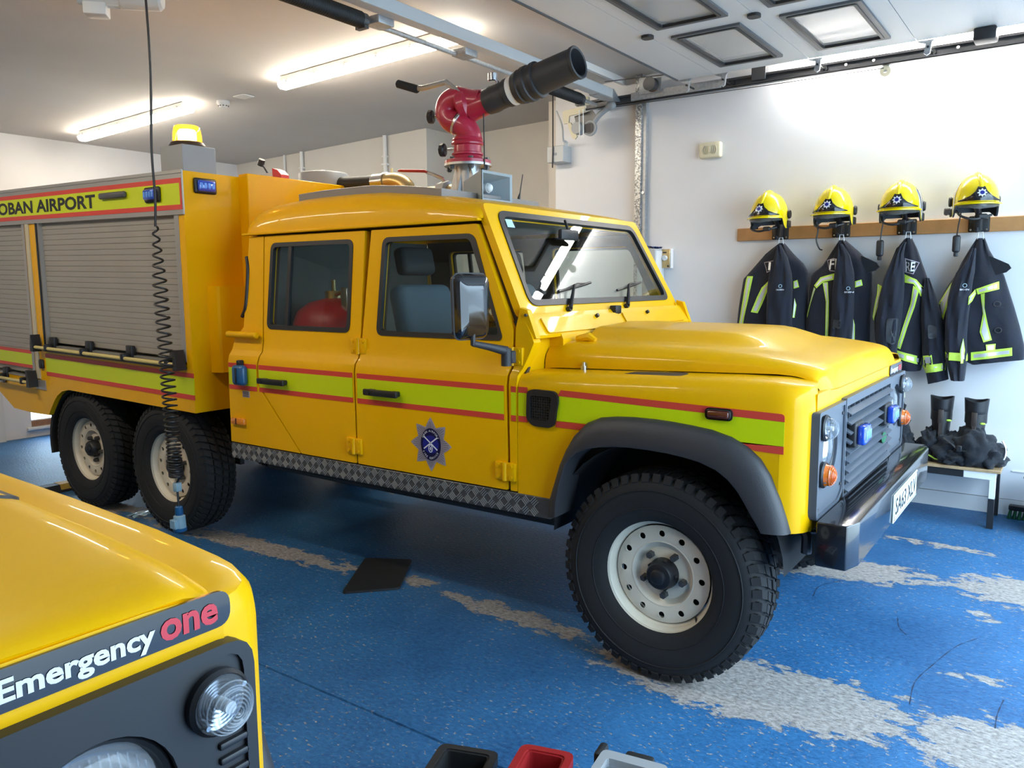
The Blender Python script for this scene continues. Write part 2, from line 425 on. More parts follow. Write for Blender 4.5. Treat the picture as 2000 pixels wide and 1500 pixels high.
at_ = FLOOR.data.attributes.new('wear', 'FLOAT', 'POINT'); at_.data.foreach_set('value', [wear_at(v.co.x, v.co.y) for v in FLOOR.data.vertices])
mb = MB(); mb.box(XD+.1, 14, -12, 12, -.3, -.02); M('apron', (.42,.42,.41), .8, vary=.1); struct(mb, 'floor_outside', 'apron', 'pale concrete yard beyond the open doors')
mb = MB(); mb.add([(XE-.3, YN-.2, ceil_z(XE-.3)), (XD+.2, YN-.2, ceil_z(XD+.2)), (XD+.2, 4.4, ceil_z(XD+.2)), (XE-.3, 4.4, ceil_z(XE-.3))], [(0,1,2,3)])
mb.add([(XE-.3, YN-.2, 3.5), (XD+.2, YN-.2, 3.5), (XD+.2, 4.4, 3.5), (XE-.3, 4.4, 3.5)], [(0,3,2,1)])
struct(mb, 'ceiling', 'ceiling_white', 'plain off-white ceiling')
# coat wall, block-work joint lines near the floor
mb = MB(); mb.box(-2.5, XD+.2, WY, WY+.2, .104, 3.4); struct(mb, 'wall_right', 'wall_white', 'white painted wall behind the hanging coats')
mb = MB(); mb.box(-2.5, XD+.2, WY-.004, WY+.2, -.1, .100); struct(mb, 'baseboard_right', 'wall_block', 'low white band along the foot of the coat wall')
mb = MB(); mb.box(.93, 1.5, WY-.006, WY+.02, .286, .293); struct(mb, 'trim_1', 'white_plastic')
# rear recess, pier and rear wall
mb = MB(); mb.box(-4.2, -2.5, 4.1, 4.3, -.1, 3.4); struct(mb, 'wall_recess', 'wall_cream', 'cream wall at the back of the recess')
mb = MB(); mb.box(-2.7, -2.5, WY+.2, 4.3, -.1, 3.4); struct(mb, 'wall_recess_side', 'wall_cream')
mb = MB(); mb.box(XE, -4.2, 3.55, 4.3, -.1, 3.4); struct(mb, 'wall_rear_right', 'wall_cream', 'cream wall behind the equipment body')
# end wall with a low window
mb = MB(); panel(mb, [(YN, -.1), (4.3, -.1), (4.3, 3.4), (YN, 3.4)], [[(.995, .172), (1.9, .172), (1.9, .95), (.995, .95)]], lambda a, b, d: (XE-d, a, b), .2)
struct(mb, 'wall_end', 'wall_white', 'white end wall behind the tail of the truck')
mb = MB(); mb.box(XE-.16, XE-.1, .98, 1.92, .160, .175); mb.box(XE-.15, XE-.1, 1.43, 1.46, .175, .95); struct(mb, 'window_1', 'white_plastic', 'low window in the end wall')
mb = MB(); mb.box(XE-.002, XE+.006, .995, 1.9, .105, .162); struct(mb, 'trim_2', 'brick_brown')
mb = MB(); mb.box(XE-.002, XE+.03, .95, 1.95, .075, .095); struct(mb, 'trim_3', 'white_plastic')
mb = MB(); mb.box(XE-.2, XE+.05, .1, .735, -.05, .62); struct(mb, 'trim_4', 'wall_block', 'boxed-in white plinth by the end wall')
# near side wall and the door wall
mb = MB(); mb.box(XE-.2, XD+.2, YN-.2, YN, -.1, 3.4); struct(mb, 'wall_left', 'wall_dim', 'grey wall on the near side')
mb = MB(); mb.box(XD, XD+.2, YN-.2, 4.3, 2.9, 3.4); mb.box(XD, XD+.2, 3.15, 4.3, -.1, 2.9); mb.box(XD, XD+.2, YN-.2, -2.05, -.1, 2.9); struct(mb, 'wall_front', 'wall_white', 'wall around the open doorway')  # unseen wall carried across the near bay to cut daylight on floor and second vehicle
# ------------------------------------------------------------------ four-wheel-drive vehicle body (local frame: front axle x=0, near side y=0, floor z=0)
VW = 1.68; FLAT = False
ZP = [(0, 0), (1.085, 0), (1.12, .008), (1.15, .028), (1.20, .04), (1.78, .115)]
ZC = (1.085, 1.12, 1.15, 1.20)
def yprof(z): return lerp_table(ZP, z)
def side(s): return (lambda y: y) if s == 0 else (lambda y: VW-y)
def sidemap(s, off=0.):
    q = side(s); return lambda a, b, d: (a, q(yprof(b)+off+d), b)
WIN_R = [(-2.240, 1.702), (-1.645, 1.699), (-1.630, 1.274), (-2.232, 1.276)]
WIN_F = [(-1.430, 1.699), (-.912, 1.696), (-.728, 1.285), (-.735, 1.268), (-1.432, 1.268)]
def grow(poly, d):
    cx = sum(p[0] for p in poly)/len(poly); cz = sum(p[1] for p in poly)/len(poly)
    return [(p[0]+(d if p[0] > cx else -d), p[1]+(d if p[1] > cz else -d)) for p in poly]
PAINT = 'paint_yellow'
def hinge(x, z, s, parent, w=.10, h=.075):
    q = side(s); mb = MB(); y0 = yprof(z)-.016
    def bx(a, b, c, d, e, f): y = sorted((q(c), q(d))); mb.box(a, b, y[0], y[1], e, f, .004, 2)
    bx(x-w*.5, x-.008, y0, y0+.02, z-h/2, z+h/2); bx(x+.006, x+w*.5, y0, y0+.02, z-h/2, z+h/2)
    mb.cyl((x, q(y0+.002), z-h*.5), (x, q(y0+.002), z+h*.5), .011, n=12)
    for dx in (-w*.33, w*.33):
        for dz in (-h*.3, h*.3): mb.cyl((x+dx, q(y0-.004), z+dz), (x+dx, q(y0+.004), z+dz), .007, n=8)
    return mb.build('hinge', PAINT, parent)
def door(root, name, outline, win, s, handle=None, hinges=(), slider=None):
    mb = MB(); panel(mb, rpoly(outline, .006, 2), [rpoly(win, .032, 5)], sidemap(s, -.004), .034, ZC)
    d = mb.build('door', PAINT, root, 25)
    q = side(s)
    mb = MB(); panel(mb, rpoly(grow(win, .010), .040, 5), [rpoly(grow(win, -.012), .026, 5)], sidemap(s, -.008), .02, ())
    mb.build('window_seal', 'plastic_black', d)
    mb = MB(); panel(mb, rpoly(grow(win, -.004), .03, 4), [], sidemap(s, .006), .004, ()); mb.build('window_glass', 'window_glass', d)
    if slider:
        mb = MB(); panel(mb, [(slider-.012, 1.70), (slider+.012, 1.70), (slider+.020, 1.272), (slider-.004, 1.272)], [], sidemap(s, -.004), .016); mb.build('window_bar', 'plastic_black', d)
        mb = MB(); fr = [(slider-.115, 1.66), (slider-.03, 1.66), (slider-.02, 1.31), (slider-.108, 1.31)]
    if handle:
        x0, x1, z = handle; xc = x0+.155
        mb = MB(); panel(mb, circ(xc, z+.008, .052, 24), [], sidemap(s, -.0055), .004); mb.build('handle_recess', PAINT, d)
        mb = MB(); y = sorted((q(-.045), q(-.028))); mb.box(x0, x1, y[0], y[1], z-.016, z+.014, .006, 2)
        for a in (x0+.03, x1-.03): y2 = sorted((q(-.03), q(.0))); mb.box(a-.02, a+.02, y2[0], y2[1], z-.013, z+.011, .004)
        mb.cyl((x0+.03, q(-.048), z), (x0+.03, q(-.03), z), .013, n=14)
        mb.build('door_handle', 'plastic_black', d)
    for hx, hz in hinges: hinge(hx, hz, s, d)
    return d
def cab(root, full=True):
    for s in (0, 1):
        mb = MB(); holes = [rpoly(grow(WIN_R, .004), .036, 4), rpoly(grow(WIN_F, .004), .036, 4)]
        panel(mb, [(-2.50, .62), (-.60, .62), (-.60, 1.15), (-.645, 1.31), (-.88, 1.765), (-2.42, 1.765), (-2.42, 1.28), (-2.50, 1.2)], holes, sidemap(s, .032), .018, ZC)
        mb.build('cab_frame', 'paint_dark_gap', root, 25)
        door(root, 'rear', [(-2.310, 1.750), (-1.562, 1.746), (-1.545, 1.18), (-1.553, 1.12), (-1.550, .646), (-1.947, .646), (-2.267, .975), (-2.269, 1.063), (-2.256, 1.15), (-2.268, 1.25)], WIN_R, s,
             (-2.235, -2.025, 1.003), ((-1.549, 1.205), (-1.556, .730)), slider=-2.10)
        door(root, 'front', [(-1.520, 1.746), (-.892, 1.746), (-.668, 1.304), (-.660, 1.167), (-.667, 1.125), (-.660, .646), (-1.540, .646), (-1.543, 1.12), (-1.536, 1.18)], WIN_F, s,
             (-1.455, -1.245, 1.002), ((-.668, .725), (-.655, 1.198)))
        mb = MB(); panel(mb, rpoly([(-2.53, .646), (-1.957, .646), (-2.277, .972), (-2.279, 1.063), (-2.266, 1.15), (-2.278, 1.25), (-2.318, 1.75), (-2.44, 1.75), (-2.44, 1.27), (-2.512, 1.21), (-2.523, 1.117)], .004, 2), [], sidemap(s, -.004), .03, ZC)
        mb.build('rear_quarter_panel', PAINT, root, 25)
        q = side(s)
        mb = MB(); mb.tube([(-2.54, q(.012), 1.232), (-2.535, q(.012), 1.232), (-2.29, q(.012), 1.232), (-2.284, q(.012), 1.232)], [.010, .017, .017, .010], 12); mb.build('waist_capping', PAINT, root)
        mb = MB(); mb.tube(bez([(-2.452, q(yprof(1.65)-.004), 1.645), (-2.432, q(yprof(1.58)-.006), 1.58), (-2.428, q(yprof(1.45)-.006), 1.45), (-2.436, q(yprof(1.37)-.004), 1.37), (-2.468, q(yprof(1.33)+.002), 1.325)], 5), .010, 8); mb.build('corner_window_seal', 'plastic_black', root)
        mb = MB(); panel(mb, rpoly([(-.646, .646), (-.614, .646), (-.614, 1.125), (-.596, 1.165), (-.560, 1.255), (-.575, 1.285), (-.640, 1.385), (-.654, 1.31), (-.646, 1.167), (-.653, 1.125)], .004, 2), [], sidemap(s, -.003), .05, ZC)
        mb.build('bulkhead_side', PAINT, root, 25)
        # windscreen hinge bracket
        mb = MB(); mb.prism([(-.640, 1.395), (-.600, 1.385), (-.556, 1.272), (-.576, 1.268), (-.625, 1.33)], lambda a, b: (a, q(.055), b), lambda a, b: (a, q(.085), b)); mb.build('windscreen_bracket', PAINT, root, 20)
        mb = MB(); mb.cyl((-.603, q(.045), 1.365), (-.603, q(.06), 1.365), .006, n=10); mb.build('bracket_bolt', 'steel_dark', root)
    # rear wall, floor, dashboard, lining
    bp_ = [(.03, .62), (.03, 1.08), (.07, 1.2), (.15, 1.765)]; bp_ = bp_+[(VW-y, z) for y, z in reversed(bp_)]
    mb = MB(); mb.prism(bp_, lambda a, b: (-2.47, a, b), lambda a, b: (-2.435, a, b)); mb.build('rear_bulkhead', PAINT, root)
    mb = MB(); mb.box(-2.434, -2.425, .16, VW-.16, .70, 1.76); mb.build('rear_lining', 'cabin_grey', root)
    mb = MB(); mb.box(-2.47, -.62, .03, VW-.03, .60, .66); mb.build('cab_floor', 'cabin_dark', root)
    mb = MB(); mb.prism([(-.95, 1.22), (-.93, 1.285), (-.80, 1.31), (-.66, 1.345), (-.64, 1.30), (-.62, .95), (-.72, .95)], lambda a, b: (a, .08, b), lambda a, b: (a, VW-.08, b)); mb.build('dashboard', 'cabin_dark', root, 25)
    mb = MB(); mb.box(-2.44, -.95, .15, VW-.15, 1.79, 1.80); mb.build('headlining', 'cabin_lining', root)
    roof(root); screen(root); scuttle(root)
    interior(root)
ROOF = [(-2.475, 1.785), (-2.462, 1.835), (-2.43, 1.87), (-2.36, 1.905), (-2.2, 1.93), (-1.95, 1.942), (-1.65, 1.942), (-1.2, 1.90), (-.98, 1.862), (-.91, 1.845), (-.880, 1.825), (-.868, 1.80)]
def roof(root):
    mb = MB(); rows = []
    cs = [(.098, 0), (.100, .10), (.106, .36), (.118, .60), (.142, .80), (.185, .93), (.26, .985), (.45, 1.01), (.84, 1.03)]
    cs = cs + [(VW-y, f) for y, f in reversed(cs[:-1])]
    for x, _ in [(x, 0) for x in (-2.475, -2.470, -2.462, -2.45, -2.43, -2.40, -2.36, -2.3, -2.2, -2.05, -1.9, -1.7, -1.5, -1.3, -1.1, -1.0, -.95, -.915, -.895, -.88, -.872, -.868)]:
        t = smooth_table(ROOF, x); e = min(1., max(0., (x+2.475)/.08)); e2 = min(1., max(0., (-.868-x)/.05))
        ins = .03*(1-math.sqrt(max(0, 1-(1-e)**2))) + .012*(1-math.sqrt(max(0, 1-(1-e2)**2)))
        rows.append([(x, y+(ins if y < VW/2 else -ins)*(1 if abs(y-VW/2) > .3 else 0), 1.768+(t-1.768)*f) for y, f in cs])
    mb.grid(rows); mb.f += [tuple(range(len(cs))), tuple((len(rows)-1)*len(cs)+i for i in range(len(cs)))]
    r = mb.build('roof', PAINT, root, 30)
    for s in (0, 1):
        q = side(s); mb = MB(); y = sorted((q(.086), q(.118))); mb.box(-2.48, -.872, y[0], y[1], 1.757, 1.769, .003); mb.build('rain_gutter', PAINT, r)
SCR0 = Vector((-.652, 0, 1.372)); SU = Vector((-.232, 0, .445)).normalized(); SN = Vector((SU.z, 0, -SU.x))
def scrmap(off=0.):
    return lambda a, b, d: tuple(SCR0 + Vector((0, a, 0)) + SU*b + SN*(off-d))
GL = [(.165, .036), (VW-.165, .036), (VW-.215, .468), (.215, .468)]
def screen(root):
    mb = MB(); panel(mb, rpoly([(.075, -.012), (VW-.075, -.012), (VW-.128, .515), (.128, .515)], .03, 4), [rpoly(GL, .05, 5)], scrmap(.012), .035)
    f = mb.build('windscreen_frame', PAINT, root, 25)
    mb = MB(); panel(mb, rpoly(grow(GL, .014), .06, 6), [rpoly(grow(GL, -.014), .042, 6)], scrmap(.018), .02); mb.build('windscreen_seal', 'plastic_black', f)
    mb = MB(); panel(mb, rpoly(grow(GL, -.004), .05, 5), [], scrmap(.008), .005); mb.build('windscreen_glass', 'windscreen_glass', f)
    mb = MB(); panel(mb, [(.245, .405), (.30, .405), (.30, .445), (.25, .445)], [], scrmap(.0105), .001); mb.build('tax_sticker', 'sticker_blue', f)
    mb = MB(); mb.box(-.80, -.775, .60, .76, 1.695, 1.745, .01, 2); mb.tube([(-.79, .68, 1.74), (-.82, .70, 1.79)], .007, 8); mb.build('rear_view_mirror', 'plastic_black', root)
    for (y0, ya, yb) in ((.43, .42, .74), (.98, .97, 1.27)):
        w = MB(); p = scrmap(.0)
        sp = Vector(p(y0, -.004, -.03)); w.cyl(Vector(p(y0, -.004, 0)), sp, .013, n=12)
        ae = Vector(p((ya+yb)/2-.03, .112, -.03)); w.tube([sp, sp.lerp(ae, .4), ae], [.010, .009, .005], 8)
        wo = w.build('wiper', 'plastic_black', root)
        b = MB(); b.tube([p(ya, .088, -.014), p((ya+yb)/2, .108, -.014), p(yb, .132, -.014)], .0065, 6)
        b.tube([p(ya+.05, .094, -.016), p((ya+yb)/2, .118, -.03), p(yb-.05, .126, -.016)], .004, 6); b.build('wiper_blade', 'plastic_black', wo)
def scuttle(root):
    mb = MB(); prof = [(-.645, 1.362), (-.622, 1.368), (-.605, 1.350), (-.560, 1.282), (-.550, 1.258), (-.548, 1.1), (-.645, 1.1)]
    mb.prism(prof, lambda a, b: (a, .25, b), lambda a, b: (a, VW-.25, b))
    pr2 = [(-.645, 1.362), (-.622, 1.368), (-.605, 1.350), (-.560, 1.282), (-.562, 1.270), (-.618, 1.258), (-.618, 1.1), (-.645, 1.1)]
    for s in (0, 1): q = side(s); mb.prism(pr2, lambda a, b: (a, q(.075), b), lambda a, b: (a, q(.2501), b))
    o = mb.build('scuttle', PAINT, root, 25)
    def vm(off): 
        A = Vector((-.605, 0, 1.350)); B = Vector((-.560, 0, 1.282)); U = (A-B).normalized(); N = Vector((U.z, 0, -U.x))
        return lambda a, b, d: tuple(B + Vector((0, a, 0)) + U*b + N*(off-d))
    for y0, y1 in ((.15, .815), (.865, VW-.15)):
        mb = MB(); panel(mb, rpoly([(y0, .004), (y1, .004), (y1, .078), (y0, .078)], .012, 3), [], vm(.008), .01); mb.build('vent_flap', PAINT, o, 25)
    for y in (.60, 1.12):
        mb = MB(); mb.cyl(vm(0.)(y, .066, 0), vm(.022)(y, .066, 0), .009, n=10); mb.build('washer_jet', 'plastic_black', o)
    mb = MB(); mb.box(-.628, -.592, .795, .855, 1.345, 1.385, .006, 2); mb.build('wiper_stop', 'plastic_black', o)
def interior(root):
    # seats: two in front, bench behind
    for y in (.44, VW-.44):
        mb = MB(); mb.box(-1.42, -.98, y-.23, y+.23, .95, 1.08, .04, 3); st = mb.build('front_seat', 'seat_grey', root)
        mb = MB(); mb.box(-.05, .06, -.20, .20, 0, .47, .05, 3); mb.xf(Matrix.Translation((-1.43, y, 1.03)) @ Matrix.Rotation(-.22, 4, 'Y')); mb.build('seat_back', 'seat_grey', st)
        mb = MB(); mb.box(-.035, .045, -.12, .12, .52, .66, .03, 3); mb.xf(Matrix.Translation((-1.43, y, 1.03)) @ Matrix.Rotation(-.22, 4, 'Y')); mb.build('headrest', 'cabin_dark', st)
    mb = MB(); mb.box(-1.45, -1.30, .76, .92, .95, 1.17, .02, 2); mb.build('cubby_box', 'cabin_dark', root)
    mb = MB(); c = Vector((-1.05, .44, 1.30)); ax = Vector((-.75, 0, .66)).normalized(); e1 = Vector((0, 1, 0)); e2 = ax.cross(e1)
    mb.tube([c+(e1*math.cos(t)+e2*math.sin(t))*.19 for t in [2*pi*i/28 for i in range(28)]], .013, 8, closed=True)
    for t in (pi*.5, pi*1.17, pi*1.83): mb.tube([c, c+(e1*math.cos(t)+e2*math.sin(t))*.185], .012, 6)
    mb.tube([c, c-ax*.25], .03, 10); mb.build('steering_wheel', 'plastic_black', root)
TOPX = [(-.55, 1.248), (-.3, 1.247), (0, 1.245), (.25, 1.233), (.40, 1.215), (.47, 1.203), (.505, 1.190), (.525, 1.168), (.538, 1.142), (.544, 1.122)]
SHUT = [(-.61, 1.140), (-.2, 1.152), (.2, 1.164), (.37, 1.169), (.45, 1.164), (.50, 1.152), (.53, 1.136), (.544, 1.122)]
def wing(root, s, stripes):
    q = side(s)
    outer = [(-.612, 0), (-.3, 0), (0, 0), (.25, 0), (.405, 0), (.440, .002), (.470, .010), (.495, .026), (.513, .050), (.524, .078), (.528, .105)]
    inner = [(-.612, .26), (-.3, .26), (0, .26), (.25, .26), (.405, .26), (.435, .26), (.455, .26), (.468, .26), (.478, .26), (.484, .26), (.488, .26)]
    vp = [(0, .66), (0, .80), (0, .95), (0, 1.05), (.012, 1.080), (.030, 1.103), (.065, 1.124), (.115, 1.140), (.19, 1.150), (.33, 1.1545), (.6, 1.156), (1., 1.156)]
    if FLAT: inner = [(x, .105) for x, _ in inner[:5]]+[(.44, .108), (.462, .112), (.48, .118), (.492, .126), (.50, .134), (.505, .142)]
    mb = MB(); rows = []
    for (ox, oy), (ix, iy) in zip(outer, inner):
        if FLAT: ds = bonnet_z(min(ox, .50), .10)-.006-1.156
        else: ds = lerp_table(SHUT, min(ox, .40))-1.160-(.012*max(0, (ox-.40)/.13))
        rows.append([(ox+(ix-ox)*f, q(oy+(iy-oy)*f), z+ds*max(0, min(1, (z-1.04)/.10))) for f, z in vp])
    for i in range(len(rows)):          # the lower side of the straight run is a sheet with the arch cut out
        if i < 5: rows[i] = [rows[i][j] if j >= 3 else None for j in range(len(vp))]
    k = len(vp)
    for i in range(len(rows)-1):
        for j in range(k-1):
            pts = [rows[i][j], rows[i][j+1], rows[i+1][j+1], rows[i+1][j]]
            if None in pts: continue
            mb.add(pts, [(0, 1, 2, 3)])
    ARC = [(-.425, .60), (-.405, .70), (-.365, .80), (-.31, .88), (-.24, .925), (-.15, .945), (0, .948), (.13, .94), (.22, .92), (.30, .88), (.36, .82), (.405, .74), (.43, .66)]
    panel(mb, [(-.612, .60)] + ARC + [(.440, .66), (.440, 1.05), (-.612, 1.05)], [], lambda a, b, d: (a, q(0.), b), 0)
    w = mb.build('wing', PAINT, root, 30)
    # arch flare
    O = [(-.452, .572), (-.445, .642), (-.42, .715), (-.396, .79), (-.365, .86), (-.334, .913), (-.283, .964), (-.224, .990), (-.155, 1.000), (-.086, 1.004), (.0, 1.004), (.067, 1.001), (.14, .995), (.211, .987), (.281, .969), (.335, .943), (.382, .905), (.417, .854), (.451, .773), (.470, .72), (.487, .667)]
    I = [(-.398, .585), (-.393, .65), (-.375, .735), (-.352, .80), (-.332, .825), (-.306, .850), (-.258, .872), (-.206, .884), (-.145, .892), (-.085, .896), (-.01, .896), (.06, .893), (.125, .886), (.185, .876), (.243, .856), (.283, .830), (.318, .795), (.345, .755), (.370, .715), (.388, .69), (.402, .665)]
    mb = MB(); rows = []
    for (ox, oz), (ix, iz) in zip(O, I):
        r = []
        for f, d in ((0, .006), (0, -.004), (.04, -.018), (.15, -.034), (.5, -.046), (.9, -.052), (.98, -.050), (1., -.042), (1.0, .04), (.9, .10)):
            r.append((ox+(ix-ox)*f, q(d), oz+(iz-oz)*f))
        rows.append(r)
    mb.grid(rows); mb.f += [tuple(range(10)), tuple((len(rows)-1)*10+i for i in range(10))]; mb.build('arch_flare', 'plastic_dark', w, 40)
    # wheel well
    mb = MB(); rows = []
    for i in range(21):
        t = pi*i/20; rows.append([(.46*math.cos(t), q(.035), .50+.41*math.sin(t)), (.46*math.cos(t), q(.50), .50+.41*math.sin(t))])
    mb.grid(rows); mb.add([(.46*math.cos(pi*i/20), q(.50), .50+.41*math.sin(pi*i/20)) for i in range(21)]+[(-.46, q(.5), .42), (.46, q(.5), .42)], [tuple(range(23))])
    mb.build('wheel_well', 'rubber', root, 40)
    # side vent, top vent, repeater
    sv = [(-.558, 1.066, .02), (-.530, 1.076, .02), (-.428, 1.074, .03), (-.409, 1.045, .02), (-.432, .938, .02), (-.452, .927, .02), (-.534, .929, .02), (-.563, .955, .02)]
    mb = MB(); panel(mb, rpoly(sv, .02, 3), [rpoly([(-.543, 1.05), (-.443, 1.05), (-.455, .955), (-.543, .955)], .012, 3)], lambda a, b, d: (a, q(-.012+d), b), .014); sg = mb.build('side_vent', 'plastic_black', w)
    mb = MB()
    for i in range(9): x = -.538+i*.0115; mb.box(x, x+.003, *sorted((q(-.006), q(-.001))), .95, 1.055)
    for i in range(10): z = .957+i*.0105; mb.box(-.545, -.44, *sorted((q(-.0065), q(-.002))), z, z+.003)
    mb.box(-.55, -.435, *sorted((q(-.002), q(.001))), .945, 1.06); mb.build('vent_mesh', 'text_black', sg)
    mb = MB(); panel(mb, rpoly([(-.185, .100, .004), (-.165, .160, .01), (.025, .182, .01), (.052, .162, .01), (.050, .095, .01), (.03, .090, .01)], .008, 3), [], lambda a, b, d: (a, q(b), lerp_table(SHUT, a)-.004+lerp_table([(.08, -.004), (.12, -.001), (.19, .001)], b)+.002-d), .006)
    if not FLAT: mb.build('wing_top_vent', 'plastic_dark', w)
    mb = MB(); mb.box(.186, .282, *sorted((q(-.014), q(.002))), 1.023, 1.064, .013, 3); rp = mb.build('side_repeater', 'text_black', w)
    mb = MB(); mb.box(.194, .274, *sorted((q(-.022), q(-.008))), 1.029, 1.058, .010, 3); mb.build('repeater_lens', 'amber_dark', rp)
    return w
def bonnet_z(x, y):
    f = min(y, VW-y)
    if FLAT:
        base = smooth_table([(-.6, 1.175), (-.2, 1.170), (.2, 1.158), (.38, 1.146), (.46, 1.138), (.51, 1.130), (.535, 1.122), (.544, 1.116)], x)
        return base-.045*max(0, (.17-f)/.09)**2.2+.012*min(1, max(0, (f-.2)/.5))
    top = smooth_table(TOPX, x); sh = lerp_table(SHUT, x)
    g = lerp_table([(.205, 0), (.208, .34), (.217, .58), (.238, .80), (.27, .93), (.32, 1.), (.84, 1.2)], f)
    z = sh+(top-sh)*g
    ey = min(1, max(0, (f-.40)/.13)); ey = ey*ey*(3-2*ey); ex = min(1, max(0, (.34-x)/.24)); ex = ex*ex*(3-2*ex)
    return z+.042*ey*ex
def bonnet(root, badge):
    ys = [.205, .208, .217, .238, .27, .32, .37, .40, .43, .46, .50, .54, .62, .74, .84] if not FLAT else [.080, .09, .10, .115, .13, .15, .17, .20, .26, .34, .43, .54, .64, .74, .84]
    ys = ys+[VW-y for y in reversed(ys[:-1])]
    xs = [-.612, -.606, -.595, -.57, -.54, -.50, -.45, -.40, -.3, -.2, -.1, 0, .05, .10, .15, .20, .25, .30, .36, .40, .44, .47, .49, .505, .515, .525, .533, .538, .542, .544]
    mb = MB(); rows = []
    for x in xs:
        r = []
        for y in ys:
            f = min(y, VW-y); z = bonnet_z(max(x, -.55), y); xx = x
            if x < -.48: # rear edge: corners reach back beside the scuttle
                k = min(1, max(0, (f-.24)/.10)); xx = -.48+(x+.48)*(1-.58*k)
                z -= .012*max(0, (-.56-x)/.08)*(1-k)
            if x > .40:
                c = max(0, ((.36 if not FLAT else .20)-f)/.155); xx = (x if not FLAT else .40+(x-.40)*.895)-.035*c**2.2*((x-.40)/.144)
            r.append((xx, y, z))
        rows.append(r)
    n = len(ys); mb.grid(rows)
    front = rows[-1]; mb.grid([front, [(x-.004, y, z-.006) for x, y, z in front], [(x-.03, y, z-.002) for x, y, z in front]])
    b = mb.build('bonnet', PAINT, root, 32)
    for s in (0, 1):
        q = side(s); mb = MB(); mb.cyl((-.42, q(.20), 1.142), (-.42, q(.20), 1.158), .014, n=12); mb.cyl((-.42, q(.20), 1.158), (-.42, q(.20), 1.172), .008, n=10); mb.build('bonnet_latch', 'steel', b)
        mb = MB(); mb.tube([(-.53, q(.33), 1.255), (-.47, q(.33), 1.266), (-.44, q(.33), 1.252)], [.014, .020, .012], 8); mb.build('bonnet_hinge', PAINT, b)
    # panel between bonnet and grille
    mb = MB(); fpp = [(.10, 1.04), (.10, 1.118), (.105, 1.122)] if not FLAT else [(.10, 1.04), (.10, 1.082), (.125, 1.102), (.16, 1.112), (.20, 1.115)]; fpp = fpp+[(VW-y, z) for y, z in reversed(fpp)]
    mb.prism(fpp, lambda a, b: (.45, a, b), lambda a, b: (.530, a, b)); fq = mb.build('upper_front_panel', PAINT, root, 30)
    mb = MB(); mb.box(.44, .528, .09, VW-.09, .655, .725, .004); fp = mb.build('front_panel', PAINT, root, 30)
    for i in range(6):
        z = .664+i*.0095; mb = MB(); mb.box(.527, .5285, .50, 1.18, z, z+.004); mb.build('panel_slot', 'text_black', fp)
    mb = MB(); mb.box(.30, .45, .12, VW-.12, .66, 1.10); mb.build('radiator', 'text_black', root)
def lamp(parent, x, y, z, r, kind):
    if kind == 'head':
        mb = MB(); mb.lathe([(r*1.12, .010), (r*1.06, .016), (r, .012), (r*.97, -.005)], (x, y, z), 'x', 36); h = mb.build('headlight', 'plastic_black', parent)
        mb = MB(); mb.lathe([(r*.97, -.004), (r*.8, -.03), (r*.5, -.05), (.001, -.058)], (x, y, z), 'x', 36); mb.build('headlight_reflector', 'lamp_reflector', h)
        mb = MB(); mb.lathe([(r*.98, .0), (r*.8, .016), (r*.5, .026), (.0005, .030)], (x, y, z), 'x', 36); mb.build('headlight_lens', 'clear_lens', h)
        mb = MB()
        for i in range(15):
            yy = (i-7)*r*.12; hh = math.sqrt(max(0, (r*.88)**2-yy*yy)); mb.tube([(x+.008+.018*(1-(yy*yy+t*t)/(r*r)), y+yy, z+t) for t in [hh*k/3 for k in range(-3, 4)]], .0012, 5)
        mb.build('lens_rib', 'clear_lens', h)['kind'] = 'stuff'
    else:
        base, lens = {'side': ('plastic_black', 'clear_lens'), 'ind': ('plastic_black', 'amber')}[kind]
        mb = MB(); mb.lathe([(.0005, .0), (r*1.12, .0), (r*1.14, .010), (r*1.02, .016), (r*.9, .012)], (x, y, z), 'x', 28); h = mb.build('side_lamp' if kind == 'side' else 'indicator', base, parent)
        if kind == 'side':
            mb = MB(); rp = []
            for i in range(8): rp += [(r*(1-i/8), .013-.0005*i), (r*(1-i/8-.10), .006-.0005*i)]
            mb.lathe(rp+[(.0005, .002)], (x, y, z), 'x', 28); mb.build('lamp_reflector', 'lamp_reflector', h)
            mb = MB(); mb.cyl((x+.008, y, z), (x+.032, y, z), .008, n=10); mb.build('bulb', 'white_plastic', h)
        mb = MB(); prof = [(r*1.0, .012)]
        for i in range(9):
            a = i/9; rr = r*(1-a); hh = .014+.032*math.sqrt(max(0, 1-(1-a)**2)) ; prof += [(rr*.985, hh), (rr*.90, hh+.0035)]
        prof.append((.0005, .047)); mb.lathe(prof, (x, y, z), 'x', 28); mb.build('lamp_lens', lens, h, 60)
        mb = MB()
        for i in range(1, 8):
            a = i/8.5; rr = r*(1-a); hh = .0165+.032*math.sqrt(max(0, 1-(1-a)**2)); mb.tube([(x+hh, y+rr*math.cos(t), z+rr*math.sin(t)) for t in [2*pi*k/28 for k in range(28)]], r*.030, 5, closed=True)
        mb.build('lens_ring', 'clear_lens' if kind == 'side' else 'amber', h)['kind'] = 'stuff'
        mb = MB()
        for a in (.6, pi+.6): mb.cyl((x+.014, y+r*.86*math.cos(a), z+r*.86*math.sin(a)), (x+.024, y+r*.86*math.cos(a), z+r*.86*math.sin(a)), r*.09, n=8)
        mb.build('lens_screw', 'steel', h)
XG = .530
